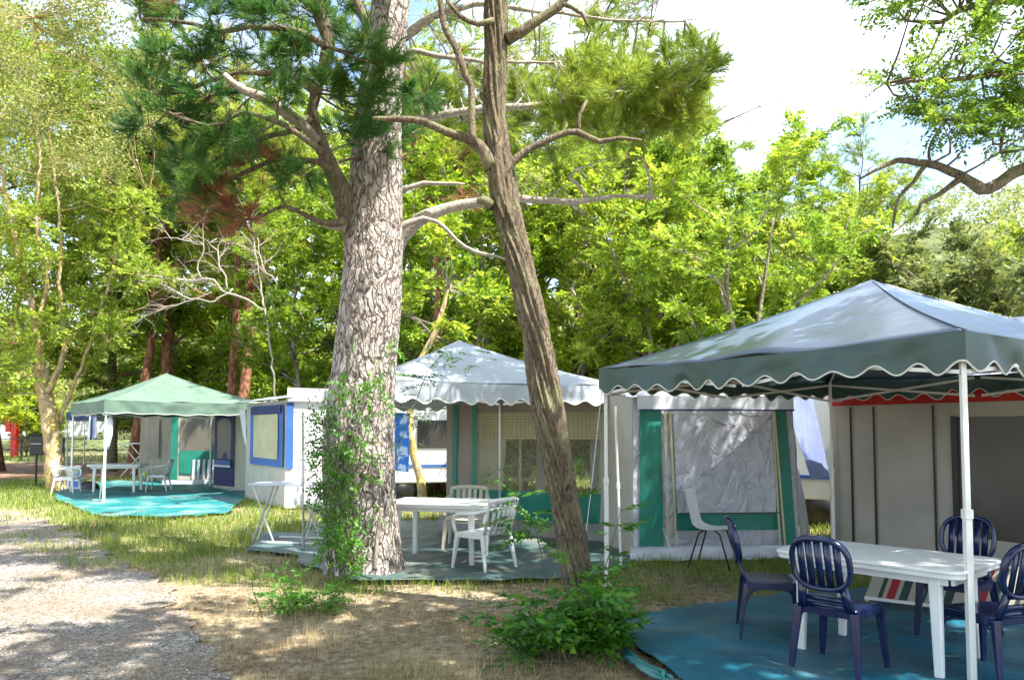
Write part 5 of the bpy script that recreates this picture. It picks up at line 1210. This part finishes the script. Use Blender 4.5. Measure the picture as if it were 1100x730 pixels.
# dead grey tree behind the left group
t = thing('dead_tree', 'bleached bare branches of a dead tree above the blue window tent', 'tree', (X(282, 20), 20, 0)); mb = MB()
for q in ([(300, 470, 6), (293, 400, 6), (286, 340, 6), (280, 300, 5), (272, 260, 4), (262, 225, 3)], [(284, 335, 9), (270, 325, 7), (245, 312, 7), (215, 300, 6), (175, 298, 4), (150, 296, 3)], [(250, 312, 6), (235, 320, 5), (210, 322, 4), (180, 308, 4), (155, 300, 2)],
          [(245, 310, 6), (240, 290, 5), (225, 262, 4), (232, 255, 3)], [(215, 300, 5), (212, 280, 4), (218, 262, 4), (200, 258, 3), (165, 256, 2)], [(283, 320, 6), (295, 305, 4), (282, 285, 4), (276, 255, 3)], [(230, 315, 4), (180, 330, 3), (140, 345, 2)]):
    a, b = px_path(q, 20, .36); p_, _ = limb(mb, a, b, .15, 7, .12, len(q)); twigs(mb, r, p_, 10, .9, .010)
mb.build('branch', 'dead_wood', t, True)

# wood on the hill and behind: one mass
pos, dr, sl2 = [], [], []; rn = np.random.default_rng(4); rr_ = random.Random(9)
def hillz(x, y): return 0 if y < 48 else -1.2 + hz_(x, y) * min(1, (y - 48) / 12)
cr2 = []
for k in range(420):
    y = rr_.uniform(46, 115); x = rr_.uniform(-.80, .86) * y; cr2.append((x, y, hillz(x, y), rr_.uniform(1.8, 3.6)))
for (x, y, z, ra) in cr2:
    hgt = ra * rr_.uniform(1.6, 2.6) if x > 20 else rr_.uniform(6, 11)
    m = 44 if x > 15 else 60
    for j in range(m):
        d = rn.normal(size=3); d /= np.linalg.norm(d); d[2] = abs(d[2]) * 1.0 - .25
        q = rr_.uniform(.75, 1.05); pos.append((x + d[0] * ra * q, y + d[1] * ra * q, z + hgt * .62 + d[2] * hgt * .45 * q)); dr.append(tuple(d + rn.normal(0, .5, 3))); sl2.append(rr_.uniform(.8, 1.5))
V, F = scatter(U['sprayB'], pos, dr, np.array(sl2), .8, rn)
tag(npmesh('distant_wood', V, F, 'leaf_hill'), 'olive green mass of woodland on the far slope', 'woodland', kind='stuff')
# undergrowth band
pos, dr = [], []
for k in range(9000):
    y = rr_.uniform(24, 46); x = rr_.uniform(-.8, .8) * y
    if noise.noise(Vector((x * .2, y * .2, 1))) < -.05: continue
    if x / y < -.45: continue
    pos.append((x, y, rr_.random() ** 1.5 * (.9 + .9 * noise.noise(Vector((x * .3, y * .3, 7))) + (1.2 if y > 36 else 0)))); dr.append((rr_.gauss(0, 1), rr_.gauss(0, 1), .6))
V, F = scatter(U['pinL'], pos, dr, 1.5, .6, rn); tag(npmesh('undergrowth', V, F, 'leaf_bright'), 'bright green undergrowth beneath the trees behind the tents', 'undergrowth', kind='stuff')

pos, dr = [], []
for k in range(15000):
    y = rr_.uniform(41, 47); x = rr_.uniform(-.44, .7) * y; h = 4.6 + 2.2 * noise.noise(Vector((x * .22, y * .2, 3)))
    if x / y < -.33: h *= .8
    pos.append((x, y, rr_.random() * max(.5, h))); dr.append((rr_.gauss(0, 1), rr_.gauss(-.4, 1), .5))
V, F = scatter(U['pinL'], pos, dr, 2.1, .6, rn); tag(npmesh('far_thicket', V, F, 'leaf_sun'), 'sunlit thicket closing the view beneath the far trees', 'thicket', kind='stuff')
# ================================================================ SHADING TREES OUTSIDE THE FRAME (to the right and behind the camera)
for (kind, x, y, s, sz, lab) in [('broadD', 7.5, 3.3, 1, 1, 'high crowned tree right of the frame beside the dark canopy'), ('broadD', 3.2, 2.3, 1.35, 1.05, 'high crowned tree level with the camera at its right'), ('broadD', -4.7, 5.0, 1.12, 1.14, 'high crowned tree just left of the frame'), ('broadD', -2.6, 1.8, 1.3, 1.05, 'high crowned tree left of the camera'), ('broadD', -.8, -1.0, 1.45, 1.05, 'high crowned tree just behind the camera at the left'), ('broadC', -3.8, -3.4, .7, .9, 'tall tree standing behind the camera at the left'),
                             ('broadA', 12.5, 4.6, .85, 1.1, 'leafy tree right of the red edged tent')]:
    plant_tree(kind, x, y, rz.uniform(0, 6.28), s, lab, 'tree', sz=sz)

# ================================================================ BUSHES, VINE, SAPLINGS
def leafy(name, label, cat, stems, unit, mat, n, scale, base=None, seed=1, lift=.3):
    r = random.Random(seed); t = thing(name, label, cat, base); mb = MB(); pos = []; dr = []; s_ = []
    for (a, h, sp) in stems:
        az = r.uniform(0, 6.28); w_ = wander(r, Vector(a), Vector((math.cos(az) * sp, math.sin(az) * sp, 1)), h, 7, .12, .02); mb.tube(w_, [.007 - .0007 * j for j in range(8)], 5, False)
        for k in range(n):
            i = r.randint(1, 7); p = w_[i]; az2 = k * 2.4 + r.random(); pos.append(tuple(p)); dr.append((math.cos(az2), math.sin(az2), r.uniform(-.1, .7) * (1 if i < 7 else 2))); s_.append(scale * r.uniform(.6, 1.15))
    mb.build('stem', 'stem', t); V, F = scatter(U[unit], pos, dr, np.array(s_), .25, np.random.default_rng(seed)); npmesh('foliage', V, F, mat, t); return t
r = random.Random(12)
def around(px, py, sx, sy, n, h0, h1, sp):
    out = []
    for k in range(n):
        p = G(px, py); out.append(((p.x + r.gauss(0, sx), p.y + r.gauss(0, sy), 0), r.uniform(h0, h1), sp))
    return out
leafy('shrub', 'leafy green bush in front of the leaning trunk foot', 'shrub', around(595, 704, .20, .13, 18, .2, .48, .55), 'pinN', 'leaf_bush', 9, .86, G(598, 706), 2)
leafy('shrub', 'sprawling leafy bush at the right foot of the leaning trunk', 'shrub', around(632, 698, .11, .13, 13, .22, .62, .35), 'pinN', 'leaf_bush', 9, .86, G(632, 700), 6)
leafy('shrub', 'low green bush to the left of the pine foot', 'shrub', around(322, 655, .16, .12, 20, .12, .36, .8), 'pinN', 'leaf_bush', 9, .48, G(322, 655), 3)
leafy('sapling', 'thin sapling with feathery leaves beside the leaning trunk and white leg', 'sapling', [(tuple(G(640, 672)), .95, .15), (tuple(G(656, 676)), .75, .2), (tuple(G(622, 650)), 1.15, .1), (tuple(G(648, 660)), .6, .25), (tuple(G(664, 690)), .55, .3)], 'pinO', 'leaf_bush', 9, .95, G(645, 672), 4)
# long fronds crossing to the left of the leaning trunk
t = thing('sapling', 'arching feathery fronds left of the leaning trunk', 'sapling', G(560, 640)); mb = MB(); pos, dr = [], []
for q in ([(575, 650, 3), (560, 590, 3), (555, 530, 2.5), (560, 490, 2)], [(590, 645, 3), (572, 560, 2), (540, 540, 1.5)]):
    a, b = px_path(q, 7.2); p_, _ = cr_spline(a, b, .05); mb.tube(p_, .004, 5)
    for k in range(13): p = p_[int(r.uniform(.35, 1) * (len(p_) - 1))]; pos.append(tuple(p)); dr.append((r.gauss(-.3, 1), r.gauss(0, .6), r.uniform(-.2, .5)))
mb.build('stem', 'stem', t); V, F = scatter(U['pinO'], pos, dr, .95, .3); npmesh('foliage', V, F, 'leaf_bush', t)
t = thing('sapling', 'wispy seedling in front of the left corner of the pale canopy', 'sapling', G(440, 640)); mb = MB()
a, b = px_path([(425, 615, 3), (420, 540, 3), (432, 470, 2.5), (447, 430, 2), (462, 395, 1.5), (480, 378, 1)], 8.2); p_, _ = cr_spline(a, b, .05); mb.tube(p_, .005, 5); pos, dr = [], []
for k in range(30): p = p_[int(r.uniform(.5, 1) * (len(p_) - 1))]; pos.append(tuple(p + Vector((r.gauss(0, .05), r.gauss(0, .05), r.gauss(0, .05))))); dr.append((r.gauss(0, 1), r.gauss(0, .6), r.uniform(-.2, .5)))
for k in range(16): p = p_[-1]; pos.append(tuple(p + Vector((r.uniform(-.15, .35), r.gauss(0, .1), r.gauss(-.05, .06))))); dr.append((r.gauss(.5, 1), r.gauss(0, .6), r.uniform(-.3, .3)))
mb.build('stem', 'stem', t); V, F = scatter(U['pinO'], pos, dr, .55, .3); npmesh('foliage', V, F, 'leaf_dark', t)
# climber on the pine's left side, with sprays hanging out over the white tent
t = thing('climbing_plant', 'green climber covering the left side of the pine trunk', 'climber', G(350, 620)); mb = MB(); pos, dr, s_ = [], [], []
for k in range(12):
    x0 = r.uniform(352, 385); x1 = r.uniform(345, 410); y1 = r.uniform(400, 560)
    a, b = px_path([(x0, 622, 4), (x0 - 6, 570, 4), ((x0 + x1) / 2 - 8, (y1 + 600) / 2, 3), (x1, y1, 2)], 8.35 + r.uniform(-.1, .1)); p_, _ = cr_spline(a, b, .06); mb.tube(p_, .006, 5)
    for j in range(13): p = p_[int(r.uniform(.2, 1) * (len(p_) - 1))]; pos.append(tuple(p + Vector((r.gauss(0, .06), r.gauss(-.05, .05), r.gauss(0, .05))))); dr.append((r.gauss(0, .8), r.gauss(-.6, .6), r.gauss(0, .6))); s_.append(r.uniform(.4, .75))
for (cx, cy_, n) in ((397, 420, 18), (380, 500, 14), (368, 560, 16), (385, 470, 12), (362, 600, 20), (410, 405, 12), (376, 440, 12)):
    for k in range(n): p = P(cx + r.gauss(0, 13), cy_ + r.gauss(0, 16), 8.32 + r.uniform(-.12, .08)); pos.append(tuple(p)); dr.append((r.gauss(-.3, .9), r.gauss(-.5, .6), r.gauss(0, .6))); s_.append(r.uniform(.4, .8))
mb.build('stem', 'stem', t); V, F = scatter(U['pinO'], pos, dr, np.array(s_), .6); npmesh('foliage', V, F, 'leaf_bush', t)
t = thing('sapling', 'dark small leaved sapling against the white tent left of the pine', 'sapling', G(352, 620)); mb = MB(); pos, dr = [], []
for q in ([(362, 622, 4), (358, 560, 3), (350, 500, 3), (352, 450, 2), (346, 425, 1.5)], [(358, 560, 3), (345, 530, 2), (338, 505, 1)], [(352, 500, 2), (340, 480, 2), (330, 478, 1)], [(360, 600, 3), (370, 540, 2), (368, 480, 1)], [(351, 460, 2), (340, 448, 1.5), (334, 446, 1)]):
    a, b = px_path(q, 8.5); p_, _ = cr_spline(a, b, .05); mb.tube(p_, .005, 5)
    for k in range(40): p = p_[int(r.uniform(.3, 1) * (len(p_) - 1))]; pos.append(tuple(p + Vector((r.gauss(0, .05), r.gauss(0, .05), r.gauss(0, .05))))); dr.append((r.gauss(0, 1), r.gauss(0, 1), r.gauss(0, .6)))
mb.build('stem', 'stem', t); V, F = scatter(U['sprayS'], pos, dr, 1.1, .8); npmesh('foliage', V, F, 'leaf_dark', t)
# fallen stick against the pine
mb = MB(); a, b = px_path([(402, 612, 5), (405, 580, 5), (410, 545, 4)], 8.2); mb.tube(*cr_spline(a, b, .05), 7); tag(mb.build('stick', 'grey_bark', smooth=True), 'pale stick leaning on the pine foot', 'stick')

# ================================================================ GRASS AND LITTER
def blades(n, y0, y1, dens, hmin, hmax, wid, mat, name, label, seed, lean=.35, flat=False, cat='grass'):
    rn = np.random.default_rng(seed); n0 = n
    Y = y0 * (y1 / y0) ** rn.random(n) ; Xx = rn.uniform(-.74, .74, n) * Y
    keep = np.array([dens(x, y) for x, y in zip(Xx, Y)]) > rn.random(n)
    for tp_ in (tarp1, tarp2, tarp3, tarp4): keep &= ~inpoly_np(Xx, Y, tp_)
    Xx, Y = Xx[keep], Y[keep]; n = len(Xx); Z = np.array([gz(x, y) for x, y in zip(Xx, Y)]) - .035
    h = rn.uniform(hmin, hmax, n) * np.clip(.7 + Y * .02, .7, 1.3); wd = wid * np.clip(Y / 7, .8, 3)
    a = rn.uniform(0, 6.283, n); c, s = np.cos(a), np.sin(a); la = rn.uniform(0, 6.283, n); ll = np.abs(rn.normal(0, lean, n))
    P0 = np.stack([Xx, Y, Z], 1)
    if flat: d = np.stack([np.cos(la), np.sin(la), rn.uniform(0, .3, n)], 1); P0[:, 2] += rn.uniform(.005, .03, n)
    else: d = np.stack([np.cos(la) * ll, np.sin(la) * ll, np.ones(n)], 1)
    sd = np.stack([c, s, np.zeros(n)], 1) * wd[:, None]
    if flat: sd = np.stack([-np.sin(la), np.cos(la), np.zeros(n)], 1) * wd[:, None]
    m = P0 + d * (h * .55)[:, None]; d2 = d.copy(); d2[:, :2] *= 1.9; tip = P0 + d2 * h[:, None] * (1 / np.linalg.norm(d2, axis=1, keepdims=True)) * np.linalg.norm(d, axis=1, keepdims=True)
    V = np.stack([P0 - sd, P0 + sd, m + sd * .7, m - sd * .7, tip], 1).reshape(-1, 3); o = (np.arange(n) * 5)[:, None]
    F = np.concatenate([o + np.array([[0, 1, 2, 3]]), o + np.array([[3, 2, 4, 4]])]); 
    # triangles for the tips are kept as quads with a tiny edge
    V2 = np.stack([P0 - sd, P0 + sd, m + sd * .7, m - sd * .7, tip + sd * .1, tip - sd * .1], 1).reshape(-1, 3); o = (np.arange(n) * 6)[:, None]
    F = np.concatenate([o + np.array([[0, 1, 2, 3]]), o + np.array([[3, 2, 4, 5]])])
    return tag(npmesh(name, V2, F, mat), label, cat, kind='stuff')
nroad = RG
def nz2(x, y, s, o=0): return noise.noise(Vector((x * s, y * s, o)))
def d_green(x, y):
    if y > 23 and inpoly((x, y), dirt_poly): return 0
    g = max(0, min(1, (y - 7.6) / 3.2)); v = .25 + .9 * g + 1.2 * nz2(x, y, .8, 2) + .5 * nz2(x, y, 2.6, 8)
    if nroad(x, y): v -= .95 + .25 * (y < 9)
    if x > .7 and y > 7.2: v += .55
    elif y < 8.2: v -= .30
    return max(0, min(1, v * (.3 if y < 7 else .8)))
def d_straw(x, y):
    v = .35 + .9 * nz2(x, y, 1.1, 5) + .4 * nz2(x, y, 4, 6)
    if nroad(x, y): v -= .30
    if y > 12: v *= .6
    return max(0, min(1, v))
def d_lit(x, y):
    v = .55 + .9 * nz2(x, y, .9, 12)
    if nroad(x, y): v -= .35
    return max(.03, min(1, v))
blades(200000, 4.5, 26, d_green, .05, .19, .0028, 'grass', 'green_grass', 'green grass growing in the strip before the tents', 1, .45)
blades(100000, 4.3, 20, d_straw, .04, .15, .0020, 'straw', 'dry_grass', 'dry straw coloured grass on the near ground', 2, .7)
blades(130000, 4.2, 14, d_lit, .03, .08, .0032, 'litter', 'leaf_litter', 'fallen leaves and pine needles on the near ground', 3, .3, True, 'leaf litter')
blades(26000, 4.3, 6.8, lambda x, y: max(0, min(1, .1 + 1.6 * nz2(x, y, 1.6, 21))) * (0 if nroad(x, y) else 1), .07, .20, .0018, 'straw', 'dry_grass', 'taller dry grass clumps at the bottom of the picture', 16, .5)
blades(9000, 26, 48, lambda x, y: 0 if inpoly((x, y), dirt_poly) else 1, .15, .35, .006, 'grass', 'far_grass', 'bright far grass beneath the trees', 6)
# litter blown onto the groundsheets
for (poly, nm, lab, n_, zz) in ((tarp1, 'leaf_litter', 'needles and small leaves scattered on the near groundsheet', 1500, .022), (tarp2, 'leaf_litter', 'needles and small leaves scattered on the grey green groundsheet', 1500, .02), (tarp3, 'leaf_litter', 'needles and small leaves scattered on the teal groundsheet', 2500, .024)):
    xs = [p[0] for p in poly]; ys = [p[1] for p in poly]; rn = np.random.default_rng(n_); xx = rn.uniform(min(xs), max(xs), n_); yy = rn.uniform(min(ys), max(ys), n_); k = inpoly_np(xx, yy, poly) & (rn.random(n_) < .35 + .65 * np.array([noise.noise(Vector((x * 1.2, y * 1.2, 2))) > 0 for x, y in zip(xx, yy)])); xx, yy = xx[k], yy[k]; n_ = len(xx)
    zz_ = np.array([zz + gz(x, y) + .025 * (abs(noise.noise(Vector((x * 2.1, y * 2.1, .1)))) ) for x, y in zip(xx, yy)]); a = rn.uniform(0, 6.28, n_); l = rn.uniform(.012, .04, n_) * (1.6 if poly is tarp3 else 1); w_ = rn.uniform(.0015, .009, n_)
    c = np.stack([xx, yy, zz_], 1); d = np.stack([np.cos(a), np.sin(a), rn.uniform(-.05, .25, n_)], 1) * l[:, None]; s = np.stack([-np.sin(a), np.cos(a), np.zeros(n_)], 1) * w_[:, None]
    tag(npmesh(nm, np.stack([c - s, c + s, c + d + s * .3, c + d - s * .3], 1).reshape(-1, 3), np.arange(4 * n_).reshape(-1, 4), 'litter'), lab, 'leaf litter', kind='stuff')
# loose stones on the track
rn = np.random.default_rng(8); n = 9000; Y = 4.2 * (14 / 4.2) ** rn.random(n); Xx = rn.uniform(-.74, .1, n) * Y
k = np.array([nroad(x, y) and nz2(x, y, 1.0, 3) > -.25 for x, y in zip(Xx, Y)]); Xx, Y = Xx[k], Y[k]; n = len(Xx)
s = rn.uniform(.004, .013, n); Z = np.array([gz(x, y) for x, y in zip(Xx, Y)]) - .016
oc = np.array([(1, 0, 0), (0, 1, 0), (-1, 0, 0), (0, -1, 0), (0, 0, .7), (0, 0, -.7)]); V = (oc[None] * (s[:, None, None] * rn.uniform(.6, 1.3, (n, 6, 1)))) + np.stack([Xx, Y, Z], 1)[:, None, :]
fc = np.array([(0,1,4),(1,2,4),(2,3,4),(3,0,4),(1,0,5),(2,1,5),(3,2,5),(0,3,5)]); F = (fc[None] + (np.arange(n) * 6)[:, None, None]).reshape(-1, 3)
M['stone'] = leafmat('loose stones', (.22, .21, .21), (.38, .37, .36), (.6, .58, .55), .0, .9, .2)
tag(npmesh('gravel_stones', V.reshape(-1, 3), F, 'stone'), 'loose grey stones lying on the track', 'gravel', kind='stuff')
